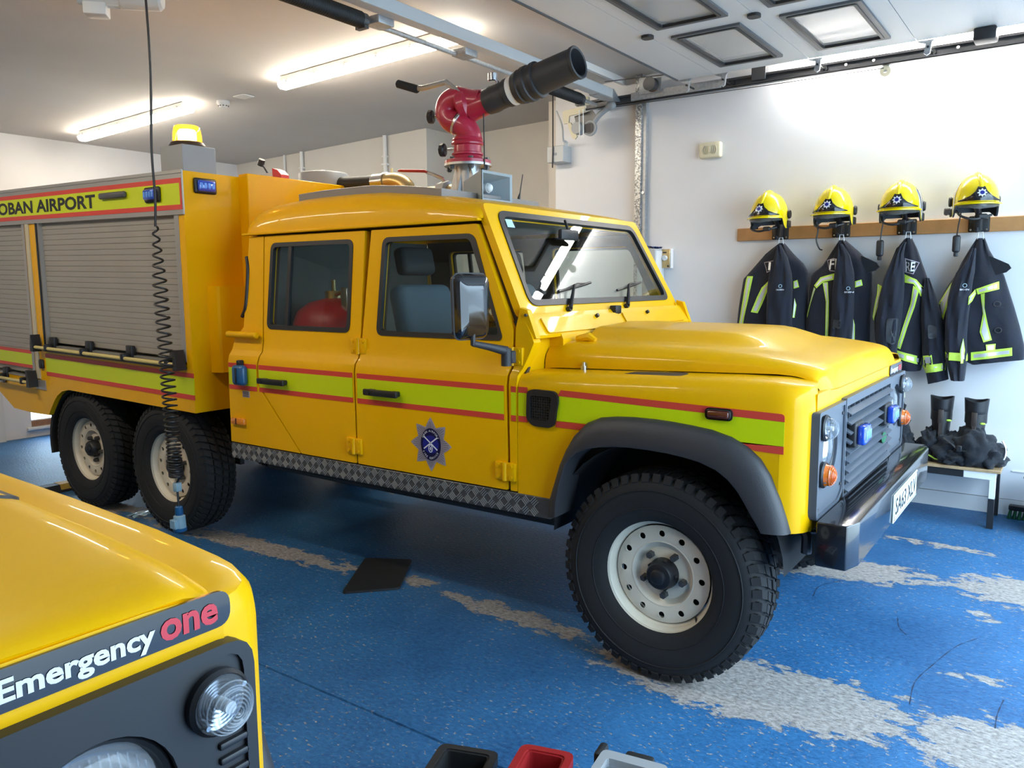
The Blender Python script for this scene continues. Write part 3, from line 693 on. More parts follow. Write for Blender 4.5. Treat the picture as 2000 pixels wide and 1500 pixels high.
def front_lights(root, dark):
    mat = 'plastic_black' if dark else 'plastic_slate'
    zt = 1.048 if dark else 1.064; hy, hz = (.275, .895) if dark else (.245, .918)
    for s in (0, 1):
        q = side(s)
        def mp(off): return lambda a, b, d: (XG+off-d, q(a), b)
        mb = MB(); panel(mb, rpoly([(.075, zt-.004, .012 if not dark else .035), (.425, zt-.004, .008), (.425, .735, .02), (.36, .70, .02), (.075, .70, .03)], .02, 4), [circ(hy, hz, .098, 32)], mp(.012), .03)
        hp = mb.build('headlight_panel', mat, root, 25)
        mb = MB(); panel(mb, rpoly([(.070, zt, .014 if not dark else .04), (.430, zt, .01), (.430, .732, .022), (.363, .695, .022), (.070, .695, .032)], .02, 4), [rpoly([(.086, zt-.014, .012 if not dark else .03), (.414, zt-.014, .008), (.414, .74, .02), (.356, .711, .02), (.086, .711, .028)], .02, 4)], mp(.018), .035); mb.build('panel_rim', mat, hp, 25)
        lamp(hp, XG-.012, q(hy), hz, .088, 'head')
        lamp(hp, XG+.012, q(.125 if dark else .140), .978 if dark else 1.005, .037 if dark else .040, 'side'); lamp(hp, XG+.012, q(.140), .845 if not dark else .80, .040, 'ind')
        mb = MB()
        for (a, b) in ((.40, 1.02), (.40, .76), (.10, .73)): mb.cyl((XG+.010, q(a), b), (XG+.016, q(a), b), .006, n=8)
        mb.build('panel_screw', 'steel_dark', hp)
        if dark:
            for i in range(4):
                z = .915-i*.020; mb = MB(); y = sorted((q(.082), q(.125))); mb.box(XG+.010, XG+.018, y[0], y[1], z-.005, z+.005, .003, 2); mb.build('panel_louvre', 'plastic_black', hp)
    # grille
    g = MB(); panel(g, rpoly([(.425, zt+.006), (VW-.425, zt+.006), (VW-.425, .695), (.425, .695)], .01, 3), [rpoly([(.440, 1.040), (VW-.440, 1.040), (VW-.440, .712), (.440, .712)], .006, 2)], lambda a, b, d: (XG+.020-d, a, b), .04)
    go = g.build('grille', mat, root, 25)
    base = None
    for i in range(9):
        z = 1.018-i*.0360
        if base is None:
            mb = MB(); mb.prism([(XG+.034, 0), (XG+.036, .005), (XG+.012, .018), (XG+.008, .013)], lambda a, b: (a, .440, b), lambda a, b: (a, VW-.440, b)); base = mb.mesh('grille_slat', mat, 25)
        o = link(bpy.data.objects.new('grille_slat', base), go); o.location = Vector((0, 0, z-.012)) + SH - OFF[root.name]
    base = None
    for i in range(9):
        y = .50+i*.085
        if base is None:
            mb = MB(); mb.prism([(XG-.012, .715), (XG-.012, 1.04), (XG+.014, 1.04), (XG+.014, .715)], lambda a, b: (a, -.002, b), lambda a, b: (a, .002, b)); base = mb.mesh('grille_divider', mat, 25)
        o = link(bpy.data.objects.new('grille_divider', base), go); o.location = Vector((0, y, 0)) + SH - OFF[root.name]
# ---- wheels
TY = [(.212, .032), (.228, .020), (.245, .013), (.275, .006), (.31, .001), (.34, .002), (.362, .009), (.376, .022), (.384, .040), (.386, .06), (.387, .118)]
WHEEL = {}
def wheel_meshes():
    prof = TY+[(r, .236-h) for r, h in reversed(TY[:-1])]
    a = MB(); a.lathe(prof, (0,0,0), 'y', 72)
    for r in (.262, .332):  # sidewall rings
        a.lathe([(r, .0105 if r < .3 else .0015), (r+.002, .006 if r < .3 else -.002), (r+.004, .009 if r < .3 else .0015)], (0,0,0), 'y', 72)
    WHEEL['tyre'] = a.mesh('tyre', 'rubber', 40)
    t = MB(); N = 54
    rows = ((.018, .066, .376, .4015, .0), (.074, .108, .386, .403, .5), (.128, .162, .386, .403, .0), (.170, .218, .4015, .376, .5))
    for (h0, h1, ra, rb, ph) in rows:
        for k in range(N):
            t0 = 2*pi*(k+ph)/N; w = 2*pi/N*.70; vs = []
            for hh, rt in ((h0, max(ra, .388) if ra > rb else ra+.010), (h1, rb+.0 if ra <= rb else rb+.010)):
                rt = .3995 if rt > .389 else rt
                for ang in (t0+(.05 if hh == h0 else 0), t0+w+(.05 if hh == h0 else 0)):
                    for rr in (rt-.02, rt): vs.append((rr*math.cos(ang), hh, rr*math.sin(ang)))
            t.add(vs, [(0,1,3,2), (4,6,7,5), (0,4,5,1), (2,3,7,6), (1,5,7,3), (0,2,6,4)])
    # shoulder lugs down the sidewall
    for k in range(N):
        for hs, sg in ((.0, 1), (.236, -1)):
            t0 = 2*pi*(k+(.0 if sg == 1 else .5))/N+.05; w = 2*pi/N*.62; vs = []
            for (r, h) in ((.396, .020), (.381, .014), (.366, .007)):
                for ang in (t0, t0+w): vs.append((r*math.cos(ang), hs+sg*h, r*math.sin(ang)))
            for (r, h) in ((.385, .03), (.37, .03), (.355, .02)):
                for ang in (t0, t0+w): vs.append((r*math.cos(ang), hs+sg*h, r*math.sin(ang)))
            t.add(vs, [(0,1,3,2), (2,3,5,4), (0,2,8,6), (2,4,10,8), (1,7,9,3), (3,9,11,5), (4,5,11,10), (0,6,7,1)])
    WHEEL['tread'] = t.mesh('tread', 'rubber', 30)
    r = MB(); r.lathe([(.214, .036), (.220, .029), (.226, .029), (.227, .034), (.221, .041), (.211, .045), (.206, .052), (.201, .072), (.192, .078), (.188, .12), (.188, .2)], (0,0,0), 'y', 48)
    disc = [circ(.158*math.cos(2*pi*(i+.5)/12), .158*math.sin(2*pi*(i+.5)/12), .0125, 12) for i in range(12)]
    panel(r, circ(0, 0, .1875, 48), disc+[circ(0, 0, .128, 36)], lambda a, b, d: (a, .071+d-.006*max(0, 1-abs(math.hypot(a, b)-.158)/.03), b), .005)
    r.lathe([(.129, .071), (.124, .070), (.117, .076), (.108, .088), (.100, .092), (.09, .090), (.045, .090)], (0,0,0), 'y', 40)
    WHEEL['rim'] = r.mesh('wheel', 'rim_cream', 30)
    b = MB(); b.lathe([(.0005, .115), (.186, .115)], (0,0,0), 'y', 24); WHEEL['brake'] = b.mesh('brake_drum', 'text_black', 30)
    h = MB(); h.lathe([(.060, .092), (.060, .080), (.056, .066), (.053, .045), (.047, .036), (.030, .034), (.028, .024), (.022, .020), (.0005, .019)], (0,0,0), 'y', 28)
    for k in range(5): a = 2*pi*k/5+.3; h.cyl((.052*math.cos(a), .075, .052*math.sin(a)), (.052*math.cos(a), .055, .052*math.sin(a)), .009, n=6)
    WHEEL['hub'] = h.mesh('hub_cap', 'plastic_black', 35)
    n = MB(); n.cyl((0, .092, 0), (0, .066, 0), .0145, .0135, 6); n.cyl((0, .066, 0), (0, .060, 0), .010, n=6); WHEEL['nut'] = n.mesh('wheel_nut', 'steel_dark', 30)
    v = MB(); v.tube([(.165, .072, -.10), (.178, .055, -.105), (.192, .045, -.108)], .0045, 6); WHEEL['valve'] = v.mesh('tyre_valve', 'text_black', 30)
wheel_meshes()
def wheel(root, x, s, rot):
    o = link(bpy.data.objects.new('wheel', WHEEL['rim']), root)
    o.location = Vector((x, .0 if s == 0 else VW, .402)) + SH - OFF[root.name]; o.rotation_euler = (0, rot, 0) if s == 0 else (0, rot, pi)
    for nm, key in (('tyre', 'tyre'), ('tread', 'tread'), ('hub_cap', 'hub'), ('brake_drum', 'brake'), ('tyre_valve', 'valve')):
        c = link(bpy.data.objects.new(nm, WHEEL[key]), o)
        if nm == 'tread': c['kind'] = 'stuff'
    for k in range(5):
        a = 2*pi*k/5; c = link(bpy.data.objects.new('wheel_nut', WHEEL['nut']), o); c.location = (.0825*math.cos(a), 0, .0825*math.sin(a))
    return o
def stripe(root, x0, x1, z0, z1, mat, s=0, off=-.0062, r=0., poly=None):
    mb = MB(); panel(mb, poly or ([(x0, z0), (x1, z0), (x1, z1), (x0, z1)] if not r else rpoly([(x0, z0, 0), (x1, z0, 0), (x1, z1, r), (x0, z1, 0)], 0, 4)), [], sidemap(s, off), .0012, ZC); return mb.build('reflective_stripe', mat, root, 25)
# ------------------------------------------------------------------ the six-wheeled fire tender
T = empty('fire_truck', (-2.2, .84, 0), 'yellow six-wheeled airport fire tender with red water cannon on its roof', 'fire truck')
cab(T); bonnet(T, True); front_lights(T, False)
for s in (0, 1): wing(T, s, True)
for x, r0 in ((0, .25), (-3.211, .9), (-4.191, .2)):
    for s in (0, 1): wheel(T, x, s, r0)
# door and wing stripes
for s in (0, 1):
    zt, za, zb, zz = 1.080, 1.056, .962, .938
    for x0, x1 in ((-2.52, -2.283), (-2.262, -1.560), (-1.530, -.676), (-.640, -.616)):
        o = -.0062 if x1 > -2.283 else -.0062
        stripe(T, x0, x1, za, zt, 'stripe_red', s); stripe(T, x0, x1, zb, za, 'stripe_lime', s); stripe(T, x0, x1, zz, zb, 'stripe_red', s)
    o = -.002
    stripe(T, -.606, -.562, za, zt, 'stripe_red', s, o); stripe(T, -.606, -.566, zb, za, 'stripe_lime', s, o); stripe(T, -.606, -.562, zz, zb, 'stripe_red', s, o)
    stripe(T, -.40, .458, 1.045, 1.080, 'stripe_red', s, o, poly=rpoly([(-.418, 1.056, 0), (.455, 1.036, 0), (.455, 1.062, .03), (-.405, 1.080, 0)], 0, 4))
    stripe(T, 0, 0, 0, 0, 'stripe_lime', s, o, poly=[(-.412, 1.0565), (.455, 1.0365), (.455, .955), (.33, .95), (.2, .96), (-.2, .96), (-.425, .958)])
    stripe(T, 0, 0, 0, 0, 'stripe_red', s, o, poly=[(-.425, .956), (-.29, .956), (-.32, .932), (-.430, .932)])
    stripe(T, 0, 0, 0, 0, 'stripe_red', s, o, poly=[(.30, .955), (.455, .955), (.455, .928), (.36, .930)])
# sill tread plate with raised bars
for s in (0, 1):
    q = side(s); mb = MB(); mb.box(-2.53, -.45, *sorted((q(-.006), q(.03))), .556, .640, .003); pl = mb.build('sill_plate', 'tread_plate', T)
    mb = MB(); y = sorted((q(-.0085), q(-.004)))
    for i in range(int(2.06/.043)):
        for j in range(2):
            cx = -2.505+i*.043; cz = .578+j*.040
            sg = 1 if (i+j) % 2 == 0 else -1
            for k in range(4):
                b = MB(); b.box(-.0155, .0155, y[0], y[1], -.0016, .0016); b.xf(Matrix.Translation((cx+sg*(k-1.5)*.006*1, 0, cz+(k-1.5)*.006)) @ Matrix.Rotation(sg*.80, 4, 'Y')); mb.add(b.v, b.f)
    o = mb.build('tread_bars', 'tread_bar', pl, 0); o['kind'] = 'stuff'
# side details on the near side
mb = MB(); mb.box(-2.445, -2.347, -.05, -.004, .965, 1.075, .022, 4); so = mb.build('charging_socket', 'blue_plastic', T)
mb = MB(); mb.box(-2.412, -2.385, -.035, -.004, 1.07, 1.100, .004); mb.box(-2.40, -2.39, -.056, -.05, .98, 1.06, .002); mb.build('socket_catch', 'text_black', so)
for s in (0, 1):
    q = side(s); mb = MB(); mb.box(-2.503, -2.388, *sorted((q(-.022), q(-.003))), .748, .783, .006, 2); mk = mb.build('side_marker', 'amber_mark', T)
    mb = MB(); mb.box(-2.46, -2.452, *sorted((q(-.024), q(-.02))), .749, .782); mb.build('marker_bar', 'amber_dark', mk)
mb = MB(); mb.box(-2.408, -2.348, -.006, -.003, .900, .934); la = mb.build('rating_label', 'silver_print', T)
for i in range(4): 
    mb = MB(); mb.box(-2.402, -2.356, -.0068, -.006, .905+i*.007, .908+i*.007); mb.build('label_print', 'text_black', la)
# crest on the front door
cx, cz = -1.076, .791
def badge_map(off): return lambda a, b, d: (cx+a, off+d, cz+b)
star = []
for k in range(64):
    a = 2*pi*k/64+pi/2; m = abs(((k % 8)-4))/4.   # 8 long points
    r = .081+.040*m**1.3; star.append((r*math.cos(a)*.98, r*math.sin(a)))
mb = MB(); panel(mb, star, [], badge_map(-.0058), .001); bd = mb.build('door_crest', 'silver_print', T, 0, label='silver eight-pointed star crest with a navy oval')
mb = MB()
for k in range(64):
    a = 2*pi*(k+.5)/64+pi/2; m = abs(((k+.5) % 8)-4)/4.; r1 = .076+.032*m**1.3
    ca, sa = math.cos(a), math.sin(a); w = .0010
    p = [(.058*ca-sa*w, .070*sa+ca*w), (.058*ca+sa*w, .070*sa-ca*w), (r1*ca+sa*w, r1*sa-ca*w), (r1*ca-sa*w, r1*sa+ca*w)]
    mb.add([badge_map(-.0066)(u, v, 0) for u, v in p], [(0,1,2,3)])
o = mb.build('crest_rays', 'silver_print_dark', bd, 0); o['kind'] = 'stuff'
mb = MB(); panel(mb, circ(0, 0, .058, 40, .072), [], badge_map(-.0068), .001); mb.build('crest_oval', 'navy_print', bd, 0)
mb = MB(); panel(mb, circ(0, 0, .046, 32, .040), [], badge_map(-.0076), .0006); mb.build('crest_field', 'royal_print', bd, 0)
mb = MB()
for a in (.62, -.62):
    b = MB(); b.box(-.048, .048, -.0086, -.0078, -.0028, .0028); b.xf(Matrix.Translation((cx, 0, cz+.006)) @ Matrix.Rotation(a, 4, 'Y')); mb.add(b.v, b.f)
mb.build('crest_cross', 'white_print', bd, 0)
mb = MB(); panel(mb, circ(0, -.018, .013, 16, .018), [circ(0, -.018, .010, 16, .0145)], badge_map(-.0086), .0006)
for a in (0, pi/3, 2*pi/3):
    b = MB(); b.box(-.011, .011, -.0086, -.008, -.0012, .0012); b.xf(Matrix.Translation((cx, 0, cz-.018)) @ Matrix.Rotation(a, 4, 'Y')); mb.add(b.v, b.f)
mb.build('crest_knot', 'white_print', bd, 0)
def arc_text(body, r_x, r_z, mid, step, h, flip, parent):
    n = len(body)
    for i, ch in enumerate(body):
        if ch == ' ': continue
        a = mid + (i-(n-1)/2)*step*(-1 if not flip else 1)
        O = Vector((cx+r_x*math.cos(a), -.0078, cz+r_z*math.sin(a))); U = Vector((math.cos(a), 0, math.sin(a)))*(1 if not flip else -1); A = Vector((U.z, 0, -U.x))
        t = text('crest_letter', ch, 'white_print', O, A, U, h=h, align='CENTER', bold=.01); t.build('crest_letter', 'white_print', parent, 0)
arc_text('OBAN AIRPORT', .046, .056, pi/2, .185, .0095, False, bd)
arc_text('FIRE SERVICE', .054, .066, -pi/2, .175, .0095, True, bd)
# mirrors on their arms
for s in (0, 1):
    q = side(s); mx, my, mz = (-.705, -.178, 1.405) if s == 0 else (-.86, -.085, 1.40)
    mb = MB(); mb.cyl((-.64, q(-.035), 1.165), (-.64, q(-.035), 1.235), .021, n=14); mb.tube([(-.64, q(-.035), 1.225), ((-.64+mx)/2, q((my-.035)/2), 1.245), (mx+.015, q(my-.007), 1.262)], [.020, .015, .012], 10); mb.tube([(mx+.015, q(my-.007), 1.255), (mx+.015, q(my-.007), 1.30)], .010, 8)
    mb.box(-.645, -.615, *sorted((q(-.03), q(.0))), 1.175, 1.225, .004); mo = mb.build('door_mirror', 'plastic_dark', T)
    R = Matrix.Translation((mx, q(my), mz)) @ Matrix.Rotation((-.12 if s == 0 else 1.1), 4, 'Z')
    def rr(a, d): return [(R @ Vector((d, u, v))) for u, v in rpoly([(-.083*a, -.122*a), (.083*a, -.122*a), (.089*a, .122*a), (-.089*a, .122*a)], .032*a, 5)]
    mb = MB(); rows = [rr(1., -.02), rr(1.03, -.01), rr(1.03, .004), rr(.97, .016), rr(.90, .024), rr(.55, .034)]; mb.grid(rows, closeu=True); n = len(rows[0]); mb.f += [tuple(range(n)), tuple((len(rows)-1)*n+i for i in range(n))]
    mb.build('mirror_housing', 'plastic_black_gloss', mo, 30)
    mb = MB(); r0 = rr(.97, -.0205); mb.add(r0, [tuple(range(len(r0)))]); mb.build('mirror_glass', 'chrome', mo, 0)
    mb = MB(); mb.tube(rr(1.035, -.003), .0035, 6, closed=True); mb.build('mirror_trim', 'plastic_grey', mo)
# rear-cab red pressure vessel seen through the window
mb = MB(); mb.lathe([(.0005, 1.425), (.05, 1.42), (.14, 1.395), (.20, 1.35), (.225, 1.29), (.23, 1.2), (.23, .70), (.0005, .70)], (-2.14, .42, 0), 'z', 32); ta = mb.build('pressure_vessel', 'red_bright', T)
mb = MB(); mb.cyl((-2.14, .42, 1.42), (-2.14, .42, 1.46), .05, n=16); mb.cyl((-2.14, .42, 1.46), (-2.14, .42, 1.52), .012, n=10); mb.cyl((-2.10, .40, 1.44), (-2.02, .38, 1.46), .012, n=10); mb.cyl((-2.02, .38, 1.41), (-2.02, .38, 1.48), .014, n=10); mb.build('vessel_valve', 'brass', ta)
mb = MB(); mb.box(-2.00, -1.95, .34, .40, 1.30, 1.48, .004); mb.build('vessel_gauge_block', 'steel', ta)
# front bumper and number plate
mb = MB(); pts = [(.555, .045), (.652, .045), (.675, .125), (.675, VW-.125), (.652, VW-.045), (.555, VW-.045)]
bm = bmesh.new(); vs0 = [bm.verts.new((x, y, .556)) for x, y in pts]; vs1 = [bm.verts.new((x, y, .707)) for x, y in pts]; n = len(pts)
bm.faces.new(vs0[::-1]); bm.faces.new(vs1); [bm.faces.new((vs0[i], vs0[(i+1) % n], vs1[(i+1) % n], vs1[i])) for i in range(n)]
bmesh.ops.bevel(bm, geom=bm.edges[:], offset=.006, segments=3, affect='EDGES', profile=.5); mb.bmadd(bm)
bu = mb.build('bumper', 'bumper_black', T, 30)
for y in (.42, VW-.42):
    mb = MB(); mb.box(.2, .56, y-.05, y+.05, .56, .70); mb.build('bumper_bracket', 'text_black', bu)
mb = MB(); mb.box(.675, .681, .69, 1.215, .556, .670, .003, 2); np_ = mb.build('number_plate', 'plate_white', bu)
text('plate_text', 'SA63 XLV', 'text_black', (.6812, .720, .582), (0, 1, 0), (0, 0, 1), w=.465, h=.068, parent=np_, bold=.012)
mb = MB(); mb.tube([(.6815, .70, .566), (.6815, 1.205, .566), (.6815, 1.205, .662), (.6815, .70, .662)], .0010, 4, closed=True); mb.build('plate_border', 'text_black', np_)
mb = MB(); mb.tube([(.47, .16, .66), (.50, .15, .62), (.50, .15, .56)], .018, 8); mb.tube([(.46, .12, .64), (.52, .22, .62)], .008, 6); mb.build('tow_eye', 'steel_dark', T)
# blue grille lamps and oval emblem
for y, z in ((.545, .925), (1.10, .925)):
    mb = MB(); mb.box(.535, .575, y-.062, y+.062, z-.046, z+.046, .010, 3); gl = mb.build('grille_lamp', 'plastic_black', T)
    mb = MB(); mb.box(.572, .606, y-.052, y+.052, z-.037, z+.037, .012, 3); mb.build('lamp_lens', 'blue_lens', gl)
    for k in range(4): mb = MB(); a = y-.036+k*.024; mb.box(.604, .6075, a-.008, a+.008, z-.018, z+.018, .002); mb.build('lamp_diode', 'blue_lens_core', gl)
mb = MB(); mb.lathe([(.0005, .004), (.9, .003), (1., 0)], (0,0,0), 'x', 28); mb.warp(lambda x, y, z: (.560+x, 1.09+y*.045, .82+z*.024)); em = mb.build('oval_emblem', 'green_brush', T)
# maker's strip on the bonnet lip
def maker_strip(root):
    mb = MB(); panel(mb, rpoly([(1.300, 1.0655), (1.588, 1.0655), (1.588, 1.1115), (1.300, 1.1115)], .02, 6), [], lambda a, b, d: (.5345-d, a, b), .005); return mb.build('maker_strip', 'badge_black', root, 25)
def maker_text(b, root):
    text('strip_text', 'Emergency', 'white_print', (.5348, 1.319, 1.0685), (0, 1, 0), (0, 0, 1), w=.168, h=.0325, parent=b, bold=.030)
    text('strip_text', 'one', 'red_print', (.5348, 1.4935, 1.0735), (0, 1, 0), (0, 0, 1), w=.076, h=.0265, parent=b, bold=.030)
maker_text(maker_strip(T), T)
# chassis, axles, tanks
mb = MB(); 
for y in (.42, 1.26): mb.box(-5.5, .5, y-.04, y+.04, .47, .62)
mb.build('chassis_rails', 'text_black', T)
for x in (0, -3.211, -4.191):
    mb = MB(); mb.cyl((x, .2, .402), (x, VW-.2, .402), .05, n=12); mb.ball((x, .95, .402), .15, .12, .15, 12, 8); mb.build('axle', 'text_black', T)
for y in (.30, 1.40):
    mb = MB(); mb.box(-2.45, -.5, y-.15, y+.15, .47, .60, .02); mb.build('side_tank', 'text_black', T)
# ------------------------------------------------------------------ equipment body
def tilt(x, y, z): return (x, y, z+.02*(-2.83-x))
BX0, BX1, BY0, BY1 = -5.75, -2.83, -.02, 1.70
LOW = [(-2.83, .775), (-2.83, 2.12), (-5.75, 2.12), (-5.75, .80), (-5.35, .67), (-5.13, .565), (-4.86, .560), (-4.60, .570), (-4.55, .626), (-4.50, .68), (-4.45, .722), (-4.38, .757), (-4.285, .775)]
H1 = [(-4.560, 1.052), (-2.885, 1.052), (-2.885, 1.885), (-4.560, 1.885)]
H2 = [(-5.70, .815), (-4.735, .815), (-4.735, 1.885), (-5.70, 1.885)]
body = None
for s in (0, 1):
    mb = MB(); f = (lambda a, b, d: (a, BY0+d, b)) if s == 0 else (lambda a, b, d: (a, BY1-d, b))
    panel(mb, LOW, [H1, H2], f, .05); mb.warp(tilt); mb.build('body_side', PAINT, T, 25)
mb = MB(); mb.box(-2.85, -2.831, BY0+.05, BY1-.05, .775, 2.12); mb.warp(tilt); mb.build('body_front', PAINT, T)
mb = MB(); mb.box(-5.749, -5.73, BY0+.05, BY1-.05, .80, 2.12); mb.warp(tilt); mb.build('body_tail', PAINT, T)
mb = MB(); mb.box(-5.73, -2.852, BY0+.05, BY1-.05, 2.09, 2.117); mb.warp(tilt); mb.build('body_roof', 'grey_paint', T)
mb = MB(); mb.box(-5.7, -2.86, .085, 1.595, .78, 2.085); mb.warp(tilt); mb.build('body_core', 'grey_paint', T)
mb = MB(); mb.box(-2.835, -2.750, .342, 1.34, 1.0, 2.135, .004); mb.build('front_locker', PAINT, T)
mb = MB(); mb.prism([(-2.832, .098), (-2.765, .112), (-2.755, .125), (-2.740, .60), (-2.832, .60)], lambda a, b: (a, b, .998), lambda a, b: (a, b, 1.490)); mb.build('front_duct', PAINT, T, 20)
# banner along the top
def strip(name, x0, x1, z0, z1, mat, y0=-.026, y1=-.018, parent=None):
    mb = MB(); mb.box(x0, x1, y0, y1, z0, z1); mb.warp(tilt); return mb.build(name, mat, parent or T)
for s in (0, 1):
    yy = (-.026, -.018) if s == 0 else (BY1-.002, BY1+.006); y2 = (-.030, -.016) if s == 0 else (BY1-.004, BY1+.010)
    bn = strip('banner_frame', BX0, -2.826, 1.885, 2.120, 'alu_frame', *yy)
    d = -.002 if s == 0 else .002
    strip('banner_stripe', BX0, -2.835, 2.053, 2.080, 'stripe_red', yy[0]+d, yy[1]+d, bn); strip('banner_stripe', BX0, -2.850, 1.937, 2.053, 'stripe_lime', yy[0]+d, yy[1]+d, bn); strip('banner_stripe', BX0, -2.835, 1.910, 1.937, 'stripe_red', yy[0]+d, yy[1]+d, bn); strip('banner_stripe', -2.850, -2.835, 1.937, 2.053, 'stripe_red', yy[0]+d, yy[1]+d, bn)
    strip('edge_rail', BX0, -2.828, 2.106, 2.124, 'alu_frame', *y2, bn); strip('edge_rail', BX0, -2.828, 1.883, 1.908, 'alu_frame', *y2, bn)
    if s == 0:
        t = text('banner_text', 'OBAN AIRPORT', 'text_black', (-5.095, -.0282, 1.952), (1, 0, 0), (0, 0, 1), w=1.345, h=.084, bold=.032); t.warp(tilt); t.build('banner_text', 'text_black', bn, 0)
    else:
        t = text('banner_text', 'OBAN AIRPORT', 'text_black', (-3.745, BY1+.0082, 1.952), (-1, 0, 0), (0, 0, 1), w=1.345, h=.084, bold=.032); t.warp(tilt); t.build('banner_text', 'text_black', bn, 0)
mb = MB(); mb.box(-3.675, -3.385, -.052, -.026, 1.998, 2.036, .012, 3); mb.warp(tilt); mb.build('banner_handle', 'plastic_grey', T)
def blue_unit(fn, parent):
    mb = MB(); mb.box(-.078, .078, -.018, 0, -.042, .042, .012, 3); mb.warp(fn); u = mb.build('warning_lamp', 'plastic_black', parent)
    mb = MB(); mb.box(-.062, .062, -.036, -.014, -.030, .030, .012, 3); mb.warp(fn); mb.build('lamp_lens', 'blue_lens', u)
    for k in range(4): mb = MB(); mb.box(-.05+k*.027, -.032+k*.027, -.038, -.034, -.016, .016, .002); mb.warp(fn); mb.build('lamp_diode', 'blue_lens_core', u)
blue_unit(lambda x, y, z: (-3.108+x, -.026+y, 2.000+z+.006), T)
blue_unit(lambda x, y, z: (-2.83-y, .112+x*.9, 2.045+z), T)
# roller shutters, slat by slat
def shutter(h, name, z_stripes=None):
    x0, x1, z0, z1 = h[0][0], h[1][0], h[0][1], h[2][1]
    mb = MB()
    mb.box(x0, x0+.035, BY0-.004, BY0+.04, z0, z1); mb.box(x1-.04, x1, BY0-.004, BY0+.04, z0, z1); mb.box(x0, x1, BY0-.004, BY0+.05, z0, z0+.012); mb.warp(tilt); fr = mb.build('roller_shutter', 'alu_frame', T)
    mb = MB(); prof = [(0, .0002), (-.0022, .0018), (-.0026, .017), (-.0022, .0324), (0, .0340), (.008, .0340), (.008, .0002)]
    mb.prism(prof, lambda a, b: (x0+.034, BY0+.022+a, b), lambda a, b: (x1-.039, BY0+.022+a, b)); mb.warp(tilt); o = OFF[T.name]; mb.v = [tuple(Vector(v)-o) for v in mb.v]
    me = mb.mesh('shutter_slat', 'alu_slat', 30); zb = z0+.030; n = int((z1-.004-zb)/.0345)+1
    for i in range(n):
        sl = link(bpy.data.objects.new('shutter_slat', me), fr); sl.location = (0, 0, zb+i*.0345)
    return fr
s1 = shutter(H1, 'a'); s2 = shutter(H2, 'b')
mb = MB(); mb.box(-4.56, -4.545, BY0-.012, BY0+.01, 1.06, 1.885); mb.warp(tilt); mb.build('shutter_guide', 'plastic_black', s1)
mb = MB(); mb.box(-4.715, -4.665, BY0-.008, BY0+.002, .82, 1.885); mb.warp(tilt); mb.build('pillar_strip', 'cream_paint', T)
mb = MB(); mb.box(-4.745, -4.60, BY0-.006, BY0+.004, .745, .812); mb.warp(tilt); mb.build('kick_plate', 'alu_frame', T)
mb = MB(); mb.box(-4.655, -4.60, BY0-.02, BY0+.004, .895, .96, .012, 2); mb.warp(tilt); mb.build('locker_latch', 'plastic_black', T)
def lift_bar(x0, x1, z, br, parent):
    mb = MB(); mb.cyl((x0, BY0-.05, z), (x1, BY0-.05, z), .012, n=12); mb.warp(tilt); b = mb.build('lift_bar', 'bar_yellow', parent)
    for x in br:
        mb = MB(); mb.box(x-.032, x+.032, BY0-.018, BY0+.012, z-.005, z+.075, .006, 2); mb.box(x-.018, x+.018, BY0-.066, BY0-.014, z-.018, z+.03, .008, 2); mb.warp(tilt); mb.build('bar_bracket', 'plastic_black', b)
    for x in (x0, x1):
        mb = MB(); mb.prism([(x-.02, z-.03), (x+.02, z-.03), (x+.016, z+.03), (x+.004, z+.085), (x-.004, z+.085), (x-.016, z+.03)], lambda a, q: (a, BY0-.07, q), lambda a, q: (a, BY0-.01, q)); mb.warp(tilt); mb.build('bar_end', 'plastic_black', b)
lift_bar(-4.62, -2.90, 1.048, (-4.44, -3.96, -3.47, -3.0), s1)
lift_bar(-5.66, -4.72, .79, (-5.2, -4.84), s2)
mb = MB(); mb.box(-4.56, -2.885, BY0-.02, BY0-.004, 1.020, 1.034); mb.warp(tilt); mb.build('bar_ledge', 'plastic_black', s1)
for z0, z1, m in ((.975, 1.002, 'stripe_red'), (.878, .975, 'stripe_lime'), (.850, .878, 'stripe_red')): strip('reflective_stripe', -4.575, -2.828, z0, z1, m, -.0225, -.018)
for z0, z1, m in ((.985, 1.008, 'stripe_red'), (.905, .985, 'stripe_lime'), (.882, .905, 'stripe_red')): strip('reflective_stripe', -5.67, -4.77, z0, z1, m, -.014, -.006, s2)
for s in (0, 1):
    q = side(s)
    # inner liner over the tandem wheels and the tail mudguard
    mb = MB(); rows = []
    for i in range(13):
        t = pi/2+pi/2*i/12*1.12; rows.append([(-4.191+.46*math.cos(t), q(.012), .402+.40*math.sin(t)), (-4.191+.46*math.cos(t), q(.30), .402+.40*math.sin(t)), (-4.191+.49*math.cos(t), q(.30), .402+.43*math.sin(t)), (-4.191+.49*math.cos(t), q(.012), .402+.43*math.sin(t))])
    mb.grid(rows, closeu=True); mb.build('mudguard', 'rubber', T, 40)
    mb = MB(); mb.box(-4.45, -2.85, *sorted((q(.27), q(.30))), .42, .80); mb.build('wheel_well', 'text_black', T)
    mb = MB(); mb.box(-5.32, -5.22, *sorted((q(-.035), q(-.016))), .745, .775, .006, 2); mb.warp(tilt); mb.build('side_marker', 'amber_dark', T)
